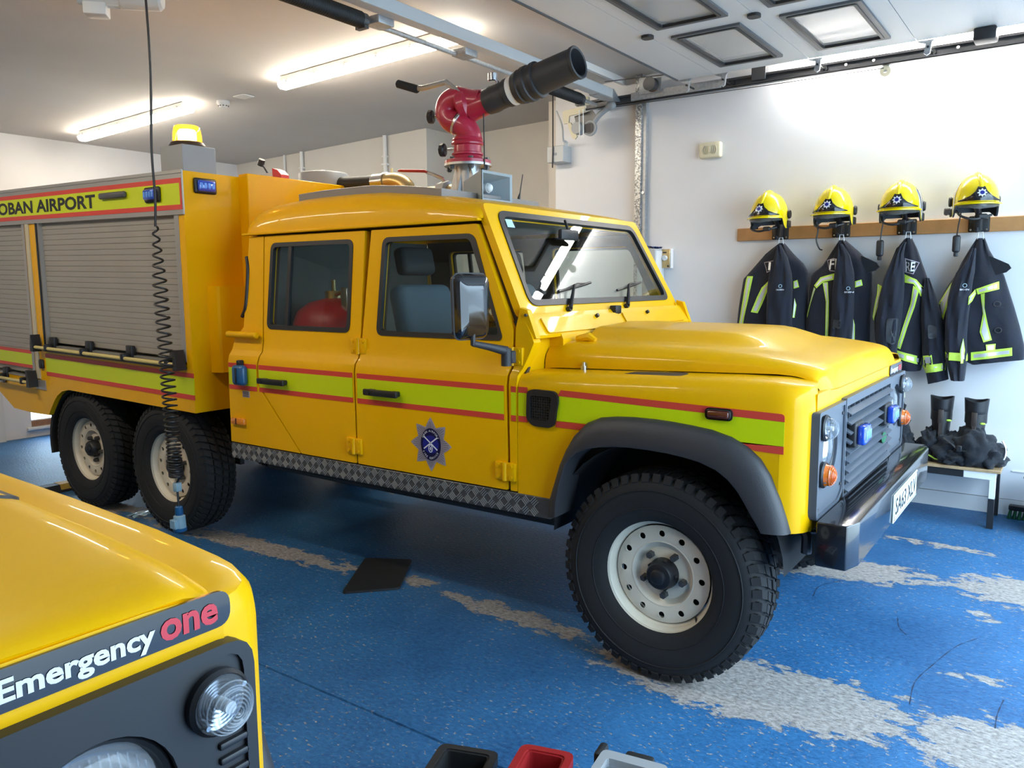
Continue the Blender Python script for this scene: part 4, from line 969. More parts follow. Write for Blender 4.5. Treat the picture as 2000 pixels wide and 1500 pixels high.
# ---- things on the roof of the body and cab
mb = MB(); mb.box(-3.07, -2.855, .005, .215, 2.12, 2.268, .003); bb = mb.build('beacon_plinth', 'grey_paint', T)
mb = MB(); mb.lathe([(.0005, 2.268), (.098, 2.268), (.100, 2.275), (.088, 2.294), (.078, 2.298), (.0005, 2.298)], (-2.962, .11, 0), 'z', 28); bc = mb.build('beacon', 'brown_lever', T, 30)
mb = MB(); mb.lathe([(.080, 2.296), (.077, 2.34), (.072, 2.378), (.064, 2.386), (.0005, 2.388)], (-2.962, .11, 0), 'z', 28); mb.build('beacon_lens', 'amber_lens', bc)
mb = MB(); mb.lathe([(.0005, 2.30), (.048, 2.30), (.050, 2.315), (.050, 2.355), (.042, 2.366), (.0005, 2.367)], (-2.962, .11, 0), 'z', 20); mb.build('beacon_light', 'amber_lit', bc)
mb = MB(); mb.lathe([(.16, 2.12), (.165, 2.125), (.165, 2.225), (.160, 2.232), (.15, 2.236), (.0005, 2.240)], (-2.98, 1.12, 0), 'z', 36); dr = mb.build('roof_vent_drum', 'grey_paint', T)
mb = MB(); mb.cyl((-2.98, 1.12, 2.24), (-2.98, 1.12, 2.258), .015, n=8); mb.build('drum_bolt', 'steel', dr)
mb = MB(); mb.box(-3.05, -2.93, .66, .72, 2.12, 2.19, .004); rb = mb.build('hose_bracket', 'grey_light', T)
mb = MB(); mb.tube([(-3.0, .69, 2.18), (-3.03, .68, 2.23), (-3.04, .67, 2.25)], .006, 6); mb.cyl((-3.055, .67, 2.243), (-3.035, .67, 2.278), .022, .020, 10); mb.build('bracket_knob', 'plastic_black', rb)
mb = MB(); mb.prism([(-2.93, 2.12), (-2.84, 2.12), (-2.845, 2.17), (-2.88, 2.20), (-2.93, 2.215), (-2.925, 2.17)], lambda a, b: (a, .66, b), lambda a, b: (a, .72, b)); mb.build('red_clamp', 'red_bright', rb, 20)
# delivery pipe: black hose, steel coupling and elbow down into the cab roof
mb = MB(); mb.tube([(-3.0, 1.15, 2.165), (-2.46, 1.10, 2.135)], .046, 16); hp = mb.build('delivery_hose', 'hose_black', T)
mb = MB(); mb.tube([(-2.48, 1.10, 2.136), (-2.38, 1.10, 2.135)], .052, 20); mb.tube([(-2.385, 1.10, 2.135), (-2.375, 1.10, 2.135)], .058, 20); mb.build('hose_coupling', 'steel', hp)
mb = MB(); mb.tube(bez([(-2.38, 1.10, 2.135), (-2.30, 1.10, 2.133), (-2.22, 1.10, 2.10), (-2.19, 1.10, 2.04), (-2.18, 1.10, 1.93)], 6), .048, 18); mb.tube([(-2.33, 1.10, 2.18), (-2.33, 1.10, 2.21)], .008, 8); mb.build('pipe_elbow', 'brass', hp)
# walkway plate on the cab roof
mb = MB(); xs = [-2.13, -1.95, -1.66, -1.60, -1.4, -1.16]; rows = []
for x in xs:
    z = smooth_table(ROOF, x)+.012
    rows.append([(x, .195, z-.035), (x, .195, z+.012), (x, .20, z+.014), (x, .98, z+.014), (x, .985, z+.012), (x, .985, z-.035)])
mb.grid(rows); mb.f += [tuple(range(6)), tuple((len(xs)-1)*6+i for i in range(6))]; mb.build('walkway_plate', 'walkway_plate', T, 25)
# ---- water cannon
cxx, cyy = -1.520, .84
mb = MB(); b0 = 1.945
mb.prism([(-.105, b0), (.105, b0), (.048, 2.118), (-.048, 2.118)], lambda a, b: (cxx+a, cyy-.045, b), lambda a, b: (cxx+a, cyy-.039, b))
mb.prism([(-.105, b0), (.105, b0), (.048, 2.118), (-.048, 2.118)], lambda a, b: (cxx+a, cyy+.039, b), lambda a, b: (cxx+a, cyy+.045, b))
mb.prism([(-.105, b0), (.105, b0), (.048, 2.118), (-.048, 2.118)], lambda a, b: (cxx-.003, cyy+a, b), lambda a, b: (cxx+.003, cyy+a, b))
mb.cyl((cxx, cyy, b0-.02), (cxx, cyy, 2.12), .062, n=24); mb.box(cxx-.13, cxx+.13, cyy-.13, cyy+.13, b0-.02, b0+.004)
wc = mb.build('water_cannon', 'alu', T, 25, label='red roof-mounted water cannon with a long grey nozzle')
mb = MB(); mb.lathe([(.0005, 2.118), (.128, 2.118), (.128, 2.130), (.0005, 2.130)], (cxx, cyy, 0), 'z', 36); mb.build('mounting_flange', 'alu', wc, 30)
mb = MB(); mb.lathe([(.126, 2.130), (.126, 2.146), (.122, 2.149), (.085, 2.150), (.078, 2.165), (.076, 2.172), (.085, 2.178), (.085, 2.186), (.074, 2.191), (.074, 2.225), (.086, 2.230), (.088, 2.238), (.084, 2.246), (.078, 2.250), (.083, 2.256), (.080, 2.265), (.068, 2.272), (.055, 2.285)], (cxx, cyy, 0), 'z', 36)
mb.build('swivel_base', 'red_paint', wc, 35)
for k in range(6):
    a = 2*pi*k/6+.3; mb = MB(); x, y = cxx+.108*math.cos(a), cyy+.108*math.sin(a); mb.cyl((x, y, 2.095), (x, y, 2.158), .010, n=8); mb.cyl((x, y, 2.148), (x, y, 2.160), .014, n=6); mb.cyl((x, y, 2.100), (x, y, 2.117), .015, n=6); mb.build('flange_bolt', 'steel_dark', wc)
P1 = bez([(cxx+.01, cyy, 2.265), (cxx+.012, cyy-.005, 2.295), (cxx-.005, cyy-.02, 2.325), (cxx-.035, cyy-.03, 2.345)], 6)
mb = MB(); mb.tube(P1, [.074-.012*min(1, i/6) for i in range(len(P1))], 24); mb.build('lower_bend', 'red_paint', wc, 40)
mb = MB(); d = (P1[-1]-P1[-2]).normalized(); mb.tube([P1[-1]-d*.010, P1[-1]-d*.006, P1[-1]+d*.006, P1[-1]+d*.010], [.060, .069, .069, .060], 24); mb.build('clamp_band', 'steel', wc, 30)
P2 = bez([P1[-1], (cxx-.078, cyy-.035, 2.362), (cxx-.108, cyy-.04, 2.405), (cxx-.092, cyy-.04, 2.452), (cxx-.040, cyy-.03, 2.472), (cxx+.03, cyy-.01, 2.455), (cxx+.10, cyy, 2.445)], 7)
mb = MB(); mb.tube(P2, [.062 if i < 30 else .060 for i in range(len(P2))], 26); 
D = Vector((.596, 0, .122)).normalized(); S0 = Vector((cxx+.085, cyy, 2.425))
mb.tube([(cxx-.035, cyy-.03, 2.425), (cxx-.02, cyy-.025, 2.43), (cxx+.015, cyy-.015, 2.437), (cxx+.03, cyy-.01, 2.44)], [.062, .078, .078, .062], 24)
mb.tube([S0-D*.05, S0+D*.10], [.066, .058], 24)
mb.build('upper_bend', 'red_paint', wc, 40)
def ring(mb, segs, n):
    e1 = Vector((0, 1, 0)); e2 = D.cross(e1)
    mb.grid([[S0+D*t+(e1*math.cos(2*pi*i/n)+e2*math.sin(2*pi*i/n))*r for i in range(n)] for t, r in segs], closeu=True)
def along(name, segs, mat, n=28):
    mb = MB(); mb.tube([S0+D*t for t, r in segs], [r for t, r in segs], n); return mb.build(name, mat, wc, 30)
along('nozzle_valve', [(.055, .05), (.058, .066), (.10, .070), (.13, .066), (.185, .066), (.19, .072), (.215, .072), (.22, .05)], 'plastic_dark')
along('nozzle_collar', [(.215, .05), (.217, .072), (.250, .072), (.252, .05)], 'white_plastic')
along('nozzle_grip', [(.25, .05), (.252, .078), (.285, .086), (.29, .082), (.305, .080), (.31, .090), (.335, .090), (.34, .084), (.365, .082), (.368, .090), (.385, .090), (.39, .06)], 'plastic_dark')
mb = MB(); L = .615; segs = [(.385, .070), (.387, .077), (.60, .0745), (L-.02, .073), (L-.015, .079), (L, .080), (L+.003, .076), (L, .066), (.40, .062)]
ring(mb, segs, 32); mb.build('nozzle_barrel', 'plastic_dark', wc, 30)
mb = MB(); mb.tube([S0+D*.42, S0+D*.425], .063, 24); mb.build('nozzle_bore', 'text_black', wc, 30)
mb = MB(); p = S0+D*.12; mb.tube([p+Vector((0, -.0, .05)), p+Vector((0, 0, .085))], .010, 8); mb.tube([p+Vector((-.03, 0, .085)), p+Vector((-.03, 0, .09)), p+Vector((-.03, 0, .125)), p+Vector((-.03, 0, .13))], [.02, .026, .026, .02], 12); mb.build('pressure_gauge', 'chrome', wc)
# handle bars
mb = MB(); mb.tube([(cxx+.0, cyy-.06, 2.49), (cxx-.085, cyy-.07, 2.555), (cxx-.24, cyy-.08, 2.545), (cxx-.285, cyy-.085, 2.55)], .015, 8); mb.tube([(cxx+.0, cyy+.06, 2.505), (cxx-.12, cyy+.09, 2.51), (cxx-.17, cyy+.09, 2.515)], .013, 8); hb = mb.build('aim_handle', 'alu', wc)
for a, b in (((cxx-.27, cyy-.084, 2.541), (cxx-.41, cyy-.10, 2.590)), ((cxx-.10, cyy+.09, 2.505), (cxx-.22, cyy+.09, 2.535))):
    mb = MB(); A, B = Vector(a), Vector(b); mb.tube([A, A.lerp(B, .05), A.lerp(B, .95), B], [.016, .022, .022, .015], 12); mb.build('handle_grip', 'rubber', hb)
for z, x, y in ((2.395, cxx-.205, cyy-.05), (2.212, cxx-.125, cyy-.05)):
    mb = MB(); mb.cyl((x, y, z), (x+.10, y+.03, z), .007, n=8); kn = mb.build('lock_knob', 'steel', wc)
    mb = MB(); mb.tube([(x-.022, y-.006, z), (x-.016, y-.004, z), (x+.004, y, z), (x+.01, y+.002, z)], [.030, .036, .036, .028], 10); mb.build('knob_grip', 'plastic_black', kn, 30)
mb = MB(); mb.tube([(cxx+.125, cyy-.02, 2.40), (cxx+.13, cyy-.02, 1.935)], .0035, 6); mb.build('control_rod', 'text_black', wc)
# ball valve and pipe feeding the cannon
mb = MB(); mb.tube([(-2.02, .96, 2.0), (-1.95, .96, 2.01), (-1.62, .90, 2.005), (-1.56, .86, 2.0)], .042, 16); vv = mb.build('feed_pipe', 'brass', T)
mb = MB(); mb.tube([(-1.80, .935, 2.008), (-1.79, .935, 2.008), (-1.72, .92, 2.008), (-1.71, .92, 2.008)], [.045, .062, .062, .045], 8); mb.build('ball_valve', 'grey_light', vv, 30)
mb = MB(); mb.tube([(-1.76, .93, 2.06), (-1.77, .92, 2.085), (-1.82, .90, 2.11), (-1.86, .89, 2.125)], .011, 8); mb.build('valve_stem', 'steel', vv)
mb = MB(); mb.tube([(-1.85, .89, 2.122), (-1.87, .885, 2.130), (-2.02, .85, 2.142), (-2.04, .85, 2.142)], [.010, .015, .014, .008], 10, sq=.6); mb.build('valve_lever', 'red_bright', vv)
# siren horn and whip aerial
mb = MB(); rows = []
hx, hy, hz = -1.12, .56, 1.955
for (dx, w, h) in ((.0, .118, .066), (.004, .122, .070), (.0, .108, .058), (-.05, .085, .046), (-.12, .045, .028), (-.16, .03, .02)):
    rows.append([(hx+dx, hy+a*w, hz+b*h) for a, b in ((-1, -1), (1, -1), (1, 1), (-1, 1))])
mb.grid(rows, closeu=True); mb.grid([[(hx+.0, hy+a*.122, hz+b*.070) for a, b in ((-1,-1),(1,-1),(1,1),(-1,1))], [(hx-.17, hy+a*.045, hz+b*.035) for a, b in ((-1,-1),(1,-1),(1,1),(-1,1))]], closeu=True)
hn = mb.build('siren_horn', 'horn_grey', T, 20)
mb = MB(); mb.cyl((hx-.15, hy, hz), (hx-.05, hy, hz), .024, n=14); mb.ball((hx-.05, hy, hz), .022, n=12, m=8); mb.build('horn_throat', 'white_plastic', hn)
mb = MB(); mb.box(hx-.17, hx-.05, hy-.02, hy+.02, 1.88, 1.91); mb.build('horn_bracket', 'steel_dark', hn)
mb = MB(); mb.tube([(-1.30, 1.0, 1.915), (-1.298, 1.0, 1.955), (-1.29, 1.0, 1.98), (-1.272, 1.0, 2.075)], [.011, .008, .003, .0025], 8); mb.build('whip_aerial', 'plastic_black', T)
# ------------------------------------------------------------------ second yellow vehicle, only its nose in view
SH = Vector((-.17, -3.61, 0)); PAINT = 'paint_yellow'
V = empty('fire_vehicle', (-.17-1.2, -3.61+.84, 0), "yellow off-road fire vehicle's bonnet and black-framed headlamps, foreground", 'fire vehicle')
FLAT = True; cab(V); bonnet(V, True); front_lights(V, True)
for s in (0, 1): wing(V, s, False)
for x in (0, -2.79):
    for s in (0, 1): wheel(V, x, s, .4)
maker_text(maker_strip(V), V)
mb = MB(); mb.box(.56, .66, .05, VW-.05, .54, .68, .01, 2); mb.build('bumper', 'bumper_black', V)
mb = MB(); mb.box(-3.5, -2.52, .02, VW-.02, .62, 1.22, .02); mb.build('rear_body', 'paint_yellow', V)
mb = MB(); mb.box(-3.45, .5, .38, .46, .47, .62); mb.box(-3.45, .5, 1.22, 1.30, .47, .62); mb.build('chassis_rails', 'text_black', V)
mb = MB(); panel(mb, rpoly([(-.36, 1.36, .03), (-.05, 1.40, .02), (.02, 1.46, .03), (.03, 1.55, .02), (.0, 1.575, .02), (-.36, 1.555, .03)], .02, 4), [], lambda a, b, d: (a, b, bonnet_z(a, b)+.005-d), .006); vt = mb.build('bonnet_vent', 'plastic_dark', V)
for i in range(9): mb = MB(); y = 1.385+i*.019; mb.box(-.34, -.03, y, y+.006, bonnet_z(-.15, y)+.004, bonnet_z(-.15, y)+.011, .002); mb.build('vent_slat', 'plastic_black', vt)
SH = Vector((0, 0, 0)); FLAT = False
# ------------------------------------------------------------------ overhead sectional door, tracks, springs
DZ = 2.95
dr = empty('sectional_door', (0, 1.0, DZ), 'white sectional overhead door raised flat under the ceiling, with framed windows', 'garage door')
JX = [-1.27, -.99, -.35, .29, .93, 1.57, 2.2]
WYS = [(2.0, 2.78), (1.02, 1.80), (.04, .82), (-.94, -.16)]
for i, (x0, x1) in enumerate(zip(JX, JX[1:])):
    holes = [[(x0+.12, a), (x1-.12, a), (x1-.12, b), (x0+.12, b)] for a, b in WYS] if i in (1, 2) else []
    mb = MB(); panel(mb, [(x0+.002, -1.2), (x1-.002, -1.2), (x1-.002, 2.99), (x0+.002, 2.99)], holes, lambda a, b, d: (a, b, DZ+d), .042); sec = mb.build('door_section', 'door_white', dr, 25)
    for h in holes:
        a0, a1, b0, b1 = h[0][0], h[1][0], h[0][1], h[2][1]
        mb = MB(); panel(mb, rpoly([(a0-.012, b0-.012), (a1+.012, b0-.012), (a1+.012, b1+.012), (a0-.012, b1+.012)], .01, 2), [rpoly([(a0+.028, b0+.028), (a1-.028, b0+.028), (a1-.028, b1-.028), (a0+.028, b1-.028)], .015, 3)], lambda a, b, d: (a, b, DZ-.014+d), .016); mb.build('window_frame', 'plastic_grey', sec, 25)
        mb = MB(); panel(mb, rpoly([(a0+.016, b0+.016), (a1-.016, b0+.016), (a1-.016, b1-.016), (a0+.016, b1-.016)], .02, 3), [rpoly([(a0+.034, b0+.034), (a1-.034, b0+.034), (a1-.034, b1-.034), (a0+.034, b1-.034)], .015, 3)], lambda a, b, d: (a, b, DZ-.018+d), .02); mb.build('window_gasket', 'plastic_black', sec, 25)
        mb = MB(); mb.box(a0+.02, a1-.02, b0+.02, b1-.02, DZ-.002, DZ+.004); mb.build('window_pane', 'door_pane', sec)
    if i in (1, 2):
        mb = MB(); panel(mb, rpoly([(x0-.035, 1.87), (x0+.035, 1.87), (x0+.035, 1.94), (x0-.035, 1.94)], .03, 4), [], lambda a, b, d: (a, b, DZ-.016+d), .018); mb.build('door_bumper', 'plastic_black', sec)
mb = MB(); mb.box(-1.285, -1.27, -1.2, 2.99, DZ-.006, DZ+.03); mb.build('bottom_seal', 'plastic_grey', dr)
mb = MB(); mb.box(.60, .72, 2.90, 3.03, DZ-.075, DZ-.002, .012, 2); mb.build('safety_sensor', 'plastic_black', dr)
# horizontal track on the coat wall side, with roller brackets riding in it
tr = empty('door_track', (0, 3.12, 2.88), 'galvanised steel door track running along the top of the coat wall', 'door track')
mb = MB(); 
for (y0, y1, z0, z1) in ((3.175, 3.180, 2.880, 2.940), (3.135, 3.178, 2.877, 2.882), (3.135, 3.178, 2.938, 2.943), (3.135, 3.139, 2.877, 2.890), (3.135, 3.139, 2.930, 2.943)): mb.box(-2.15, 2.45, y0, y1, z0, z1)
mb.build('track_channel', 'steel_dark', tr)
mb = MB(); mb.box(-1.72, -1.0, 3.118, 3.134, 2.887, 2.945, .002); mb.build('track_angle', 'galv', tr)
mb = MB(); mb.box(-.78, -.68, 3.122, 3.134, 2.90, 3.06, .002); mb.build('hanger_plate', 'steel_dark', tr)
for x in (-1.6, -1.38, -.72, -.15, .02, .5, .9, 1.4):
    mb = MB(); mb.cyl((x, 3.126, 2.91), (x, 3.14, 2.91), .010, n=8); mb.build('track_bolt', 'steel', tr)
for x in (-1.218, -.947, -.306, .343, .93):
    mb = MB(); mb.prism([(-.055, 2.95), (.045, 2.95), (.03, 2.935), (.022, 2.87), (.005, 2.86), (-.012, 2.872), (-.004, 2.93), (-.04, 2.94)], lambda a, b: (x+a, 2.995, b), lambda a, b: (x+a, 3.015, b)); rb = mb.build('roller_bracket', 'galv', dr, 20)
    mb = MB(); mb.cyl((x+.012, 2.98, 2.905), (x+.012, 3.15, 2.905), .007, n=8); mb.cyl((x+.012, 3.142, 2.91), (x+.012, 3.162, 2.91), .022, n=16); mb.build('roller', 'plastic_black', rb)
mb = MB(); mb.tube([(-1.9, 3.03, 3.04), (-1.0, 3.03, 2.995), (1.6, 3.03, 2.97)], .0035, 6); tag(mb.build('lift_cable', 'steel_dark', None), 'thin steel lift cable stretched beside the overhead door edge', 'cable')
mb = MB(); mb.tube([(-2.0, 3.11, 2.86), (-.6, 3.13, 2.855), (.08, 3.14, 2.855)], .003, 6); tag(mb.build('return_cable', 'steel_dark', None), 'thin steel cable sagging just below the door track', 'cable')
pu = empty('cable_pulley', (.085, 3.17, 2.84), 'small cream pulley wheel on a plate below the door track', 'pulley')
mb = MB(); mb.box(.065, .105, 3.182, 3.19, 2.84, 2.93, .002); mb.build('pulley_plate', 'galv', pu)
mb = MB(); mb.lathe([(.012, 0), (.034, 0), (.030, .007), (.034, .014), (.012, .014)], (.085, 3.162, 2.842), 'y', 20); mb.build('pulley_wheel', 'cream_plastic', pu)
# steel post against the wall
po = empty('steel_post', (-1.68, 3.235, 0), 'tall galvanised steel post standing against the white wall', 'post')
mb = MB(); mb.box(-1.722, -1.672, 3.205, 3.27, 0, ceil_z(-1.7)+.0); mb.build('post_face', 'galv_flake', po)
mb = MB(); mb.box(-1.672, -1.640, 3.225, 3.27, 0, 2.9); mb.build('post_flange', 'galv', po)
for z in (2.86, 2.2, 1.4): mb = MB(); mb.cyl((-1.655, 3.215, z), (-1.655, 3.228, z), .012, n=8); mb.build('post_bolt', 'steel', po)
# cross beam, spring shaft and springs
be = empty('spring_shaft', (-1.95, 1.0, 2.88), 'grey cross beam carrying the torsion spring shaft of the overhead door', 'spring shaft')
mb = MB(); mb.box(-1.90, -1.82, -2.2, 3.02, 2.905, 2.975, .003); mb.build('cross_beam', 'grey_light', be)
mb = MB(); mb.box(-1.92, -1.83, 2.82, 3.05, 2.90, 2.98, .003); mb.prism([(3.05, 2.90), (3.2, 2.90), (3.07, 2.985), (3.05, 2.985)], lambda a, b: (-1.90, a, b), lambda a, b: (-1.84, a, b)); mb.build('beam_end', 'galv', be)
mb = MB(); mb.cyl((-1.985, -2.2, 2.882), (-1.985, 3.05, 2.882), .0145, n=12); mb.build('shaft_tube', 'galv', be)
for y0, y1 in ((-.95, .54), (2.15, 2.80)):
    mb = MB(); n = int((y1-y0)/.0145); pr = []
    for i in range(n): pr += [(.036, y0+i*.0145), (.043, y0+i*.0145+.0045), (.043, y0+i*.0145+.0085), (.036, y0+i*.0145+.0135)]
    mb.lathe(pr, (-1.985, 0, 2.882), 'y', 18); sp = mb.build('torsion_spring', 'hose_black', be, 60)
    for y in (y0, y1): mb = MB(); mb.cyl((-1.985, y-.02, 2.882), (-1.985, y+.02, 2.882), .040, n=14); mb.box(-2.02, -1.95, y-.015, y+.015, 2.835, 2.85); mb.build('spring_cone', 'steel_dark', sp)
for y in (.60, 1.33): mb = MB(); mb.box(-2.01, -1.90, y-.02, y+.10, 2.868, 2.912, .006, 2); sh = mb.build('shaft_coupling', 'galv', be); [MB().cyl((-2.013, y+.0+k*.035, 2.89), (-2.006, y+k*.035, 2.89), .007, n=8).build('coupling_bolt', 'steel_dark', sh) for k in range(3)]
mb = MB(); mb.box(-1.94, -1.90, 2.60, 2.66, 2.97, 3.02); mb.box(-1.94, -1.90, 2.70, 2.76, 2.97, 3.02); mb.build('beam_cleat', 'galv', be)
# chain hoist at the end of the shaft
ho = empty('door_hoist', (-2.06, 2.95, 2.85), 'cream-bracketed hand chain hoist hanging at the end of the spring shaft', 'hoist')
mb = MB(); mb.prism([(-2.22, 2.80), (-2.22, 2.845), (-2.02, 2.855), (-2.02, 2.81), (-2.16, 2.80), (-2.165, 2.745), (-2.125, 2.66), (-2.10, 2.63), (-2.075, 2.645), (-2.115, 2.76), (-2.19, 2.76)][:5]+[(-2.165, 2.745), (-2.21, 2.745)], lambda a, b: (a, 2.93, b), lambda a, b: (a, 2.945, b)); mb.build('hoist_frame', 'cream_paint', ho, 20)
mb = MB(); mb.prism([(-2.175, 2.745), (-2.145, 2.748), (-2.085, 2.635), (-2.105, 2.615), (-2.13, 2.625)], lambda a, b: (a, 2.925, b), lambda a, b: (a, 2.942, b)); mb.build('hoist_arm', 'cream_paint', ho, 20)
mb = MB(); mb.box(-2.10, -1.98, 2.92, 2.95, 2.86, 2.925, .012, 2); mb.build('bearing_plate', 'cream_paint', ho)
mb = MB(); mb.lathe([(.0005, 0), (.045, 0), (.048, .008), (.048, .07), (.04, .08), (.0005, .08)], (-2.09, 2.92, 2.70), 'y', 24); mb.build('gear_housing', 'grey_paint', ho)
mb = MB(); mb.lathe([(.03, .0), (.058, .0), (.052, .012), (.058, .024), (.03, .024)], (-2.0, 2.97, 2.695), 'y', 28); mb.build('chain_wheel', 'grey_paint', ho)
mb = MB(); mb.lathe([(.0005, -.003), (.042, -.003), (.044, .0)], (-2.0, 2.97, 2.695), 'y', 24)
for k in range(7): mb.box(-2.035+k*.0105, -2.031+k*.0105, 2.960, 2.966, 2.662, 2.728)
mb.build('wheel_spoke', 'steel_dark', ho)['kind'] = 'stuff'
mb = MB(); mb.prism([(-2.14, 2.80), (-1.98, 2.83), (-1.93, 2.76), (-2.05, 2.66), (-2.12, 2.72)], lambda a, b: (a, 2.975, b), lambda a, b: (a, 2.985, b)); mb.build('hoist_plate', 'steel_dark', ho, 20)
mb = MB(); mb.tube(bez([(-1.97, 2.99, 2.74), (-1.92, 2.99, 2.79), (-1.86, 3.0, 2.83), (-1.84, 3.0, 2.84)], 5), .022, 10); mb.ball((-1.83, 3.0, 2.845), .045, .03, .035, 14, 8); mb.build('hoist_motor', 'grey_paint', ho)
for x in (-2.06, -2.025): mb = MB(); mb.tube([(x, 2.915, 2.83), (x+.004, 2.915, 2.62)], .004, 6); mb.build('hand_chain', 'white_plastic', ho)
# cable drum / bracket behind the post
dm = empty('cable_drum', (-1.55, 3.1, 2.98), 'dark cable drum and bracket between post and overhead door', 'cable drum')
mb = MB(); mb.lathe([(.0005, 0), (.05, 0), (.05, .006), (.036, .012), (.036, .06), (.05, .066), (.0005, .066)], (-1.52, 3.02, 2.97), 'y', 20); mb.build('drum', 'steel_dark', dm)
mb = MB(); mb.box(-1.64, -1.46, 3.10, 3.11, 2.92, 3.04); mb.build('drum_bracket', 'galv', dm)
cb = empty('ceiling_bracket', (-1.95, 3.0, 3.07), 'long white steel angle fixed to the ceiling beside the post', 'bracket')
mb = MB(); mb.box(-1.86, -1.83, 2.55, 3.25, ceil_z(-1.85)-.05, ceil_z(-1.85)); mb.build('angle_rail', 'white_plastic', cb)
mb = MB(); mb.box(-1.93, -1.83, 2.50, 2.56, ceil_z(-1.85)-.03, ceil_z(-1.85)); mb.build('angle_foot', 'white_plastic', cb)
# ------------------------------------------------------------------ strip lights
def batten(x0, x1, y, zc, label, glow='tube_glow', slope=.026):
    L = empty('strip_light', ((x0+x1)/2, y, zc-.09), label, 'strip light', None)
    def fall(x, yy, z): return (x, yy, z+(x-x0)*slope)      # fixtures follow the fall of the ceiling
    mb = MB(); mb.box(x0+.02, x1-.02, y-.05, y+.05, zc-.045, zc-.001, .006, 2); mb.warp(fall).build('light_body', 'white_plastic', L)
    mb = MB(); prof = [(-.050, .0), (-.052, -.010), (-.044, -.032), (-.026, -.042), (.026, -.042), (.044, -.032), (.052, -.010), (.050, 0)]
    mb.prism(prof, lambda a, b: (x0, y+a, zc-.040+b), lambda a, b: (x1, y+a, zc-.040+b)); mb.warp(fall).build('diffuser', glow, L, 40)
    for i in range(6):
        x = x0+.1+(x1-x0-.2)*i/5
        for s in (-1, 1): mb = MB(); mb.box(x-.008, x+.008, y+s*.052-.004, y+s*.052+.004, zc-.055, zc-.025, .002); mb.warp(fall).build('diffuser_clip', 'steel', L)
    return L
batten(-6.72, -4.95, 1.43, ceil_z(-6.72)-.002, 'lit strip light on the ceiling, nearest the end wall')
batten(-3.80, -2.05, 1.48, ceil_z(-3.8)-.002, 'lit strip light on the ceiling, just behind the spring shaft')
batten(-.50, 1.40, 3.205, 3.075, 'lit strip light above the door track on the coat wall', 'tube_glow_twin', 0.)
batten(-5.40, -3.60, -1.65, ceil_z(-5.4)-.002, 'lit strip light on the ceiling beside the equipment body, toward the end wall', 'tube_glow_soft')
batten(-2.90, -1.10, -1.65, ceil_z(-2.9)-.002, 'lit strip light on the ceiling beside the cab doors', 'tube_glow_soft')
# ------------------------------------------------------------------ ceiling fittings
sd = empty('smoke_detector', (-4.72, 1.60, 3.0), 'white round smoke detector on the ceiling', 'smoke detector')
zc = ceil_z(-4.72)
mb = MB(); mb.lathe([(.0005, zc), (.052, zc), (.054, zc-.022), (.050, zc-.026)], (-4.72, 1.60, 0), 'z', 28); mb.build('detector_base', 'white_plastic', sd)
mb = MB(); mb.lathe([(.050, zc-.024), (.044, zc-.030), (.036, zc-.048), (.030, zc-.056), (.0005, zc-.058)], (-4.72, 1.60, 0), 'z', 28); mb.build('detector_cap', 'white_plastic', sd)
for k in range(10):
    a = 2*pi*k/10; mb = MB(); c, s_ = math.cos(a), math.sin(a); mb.tube([(-4.72+.040*c-.006*s_, 1.60+.040*s_+.006*c, zc-.041), (-4.72+.040*c+.006*s_, 1.60+.040*s_-.006*c, zc-.041)], .004, 5); mb.build('detector_slot', 'text_black', sd)
zc = ceil_z(-4.45); mb = MB(); mb.box(-4.52, -4.38, 1.55, 1.66, zc-.012, zc, .003); tag(mb.build('ceiling_plate', 'white_plastic'), 'flat white cover plate on the ceiling beside the smoke detector', 'cover plate')
# cable reel motor on the ceiling, top left
rm = empty('ceiling_motor', (-3.0, -.30, 2.95), 'grey finned electric motor hanging from the ceiling, top left', 'motor')
mb = MB(); mb.cyl((-3.06, -.40, 2.985), (-2.90, -.22, 2.985), .062, n=20)
for k in range(10):
    a = 2*pi*k/10; u = Vector((.7474, -.6644, 0)); w = Vector((0, 0, 1)); d = (u*math.cos(a)+w*math.sin(a)); p = Vector((-3.04, -.38, 2.985)); e = Vector((-2.93, -.255, 2.985)); mb.tube([p+d*.060, e+d*.060], .007, 4)
mb.build('motor_body', 'grey_light', rm)
mb = MB(); mb.tube([(-2.925, -.25, 2.985), (-2.92, -.245, 2.985), (-2.80, -.11, 2.985), (-2.79, -.10, 2.985)], [.064, .070, .068, .056], 20); mb.build('motor_cowl', 'grey_light', rm)
mb = MB(); mb.box(-.055, .055, -.05, .05, -.09, -.02, .008, 2); mb.xf(Matrix.Translation((-3.02, -.33, 2.965)) @ Matrix.Rotation(.85, 4, 'Z')); mb.build('terminal_box', 'grey_light', rm)
mb = MB(); mb.box(-.10, .0, -.04, .04, -.03, .06, .006); mb.tube([(-.12, 0, 0), (-.06, 0, 0)], .02, 10); mb.xf(Matrix.Translation((-3.09, -.44, 2.99)) @ Matrix.Rotation(.85, 4, 'Z')); mb.build('gearbox', 'steel_dark', rm)
mb = MB(); mb.box(-3.08, -2.86, -.38, -.16, 3.04, 3.13); mb.build('motor_mount', 'steel_dark', rm)
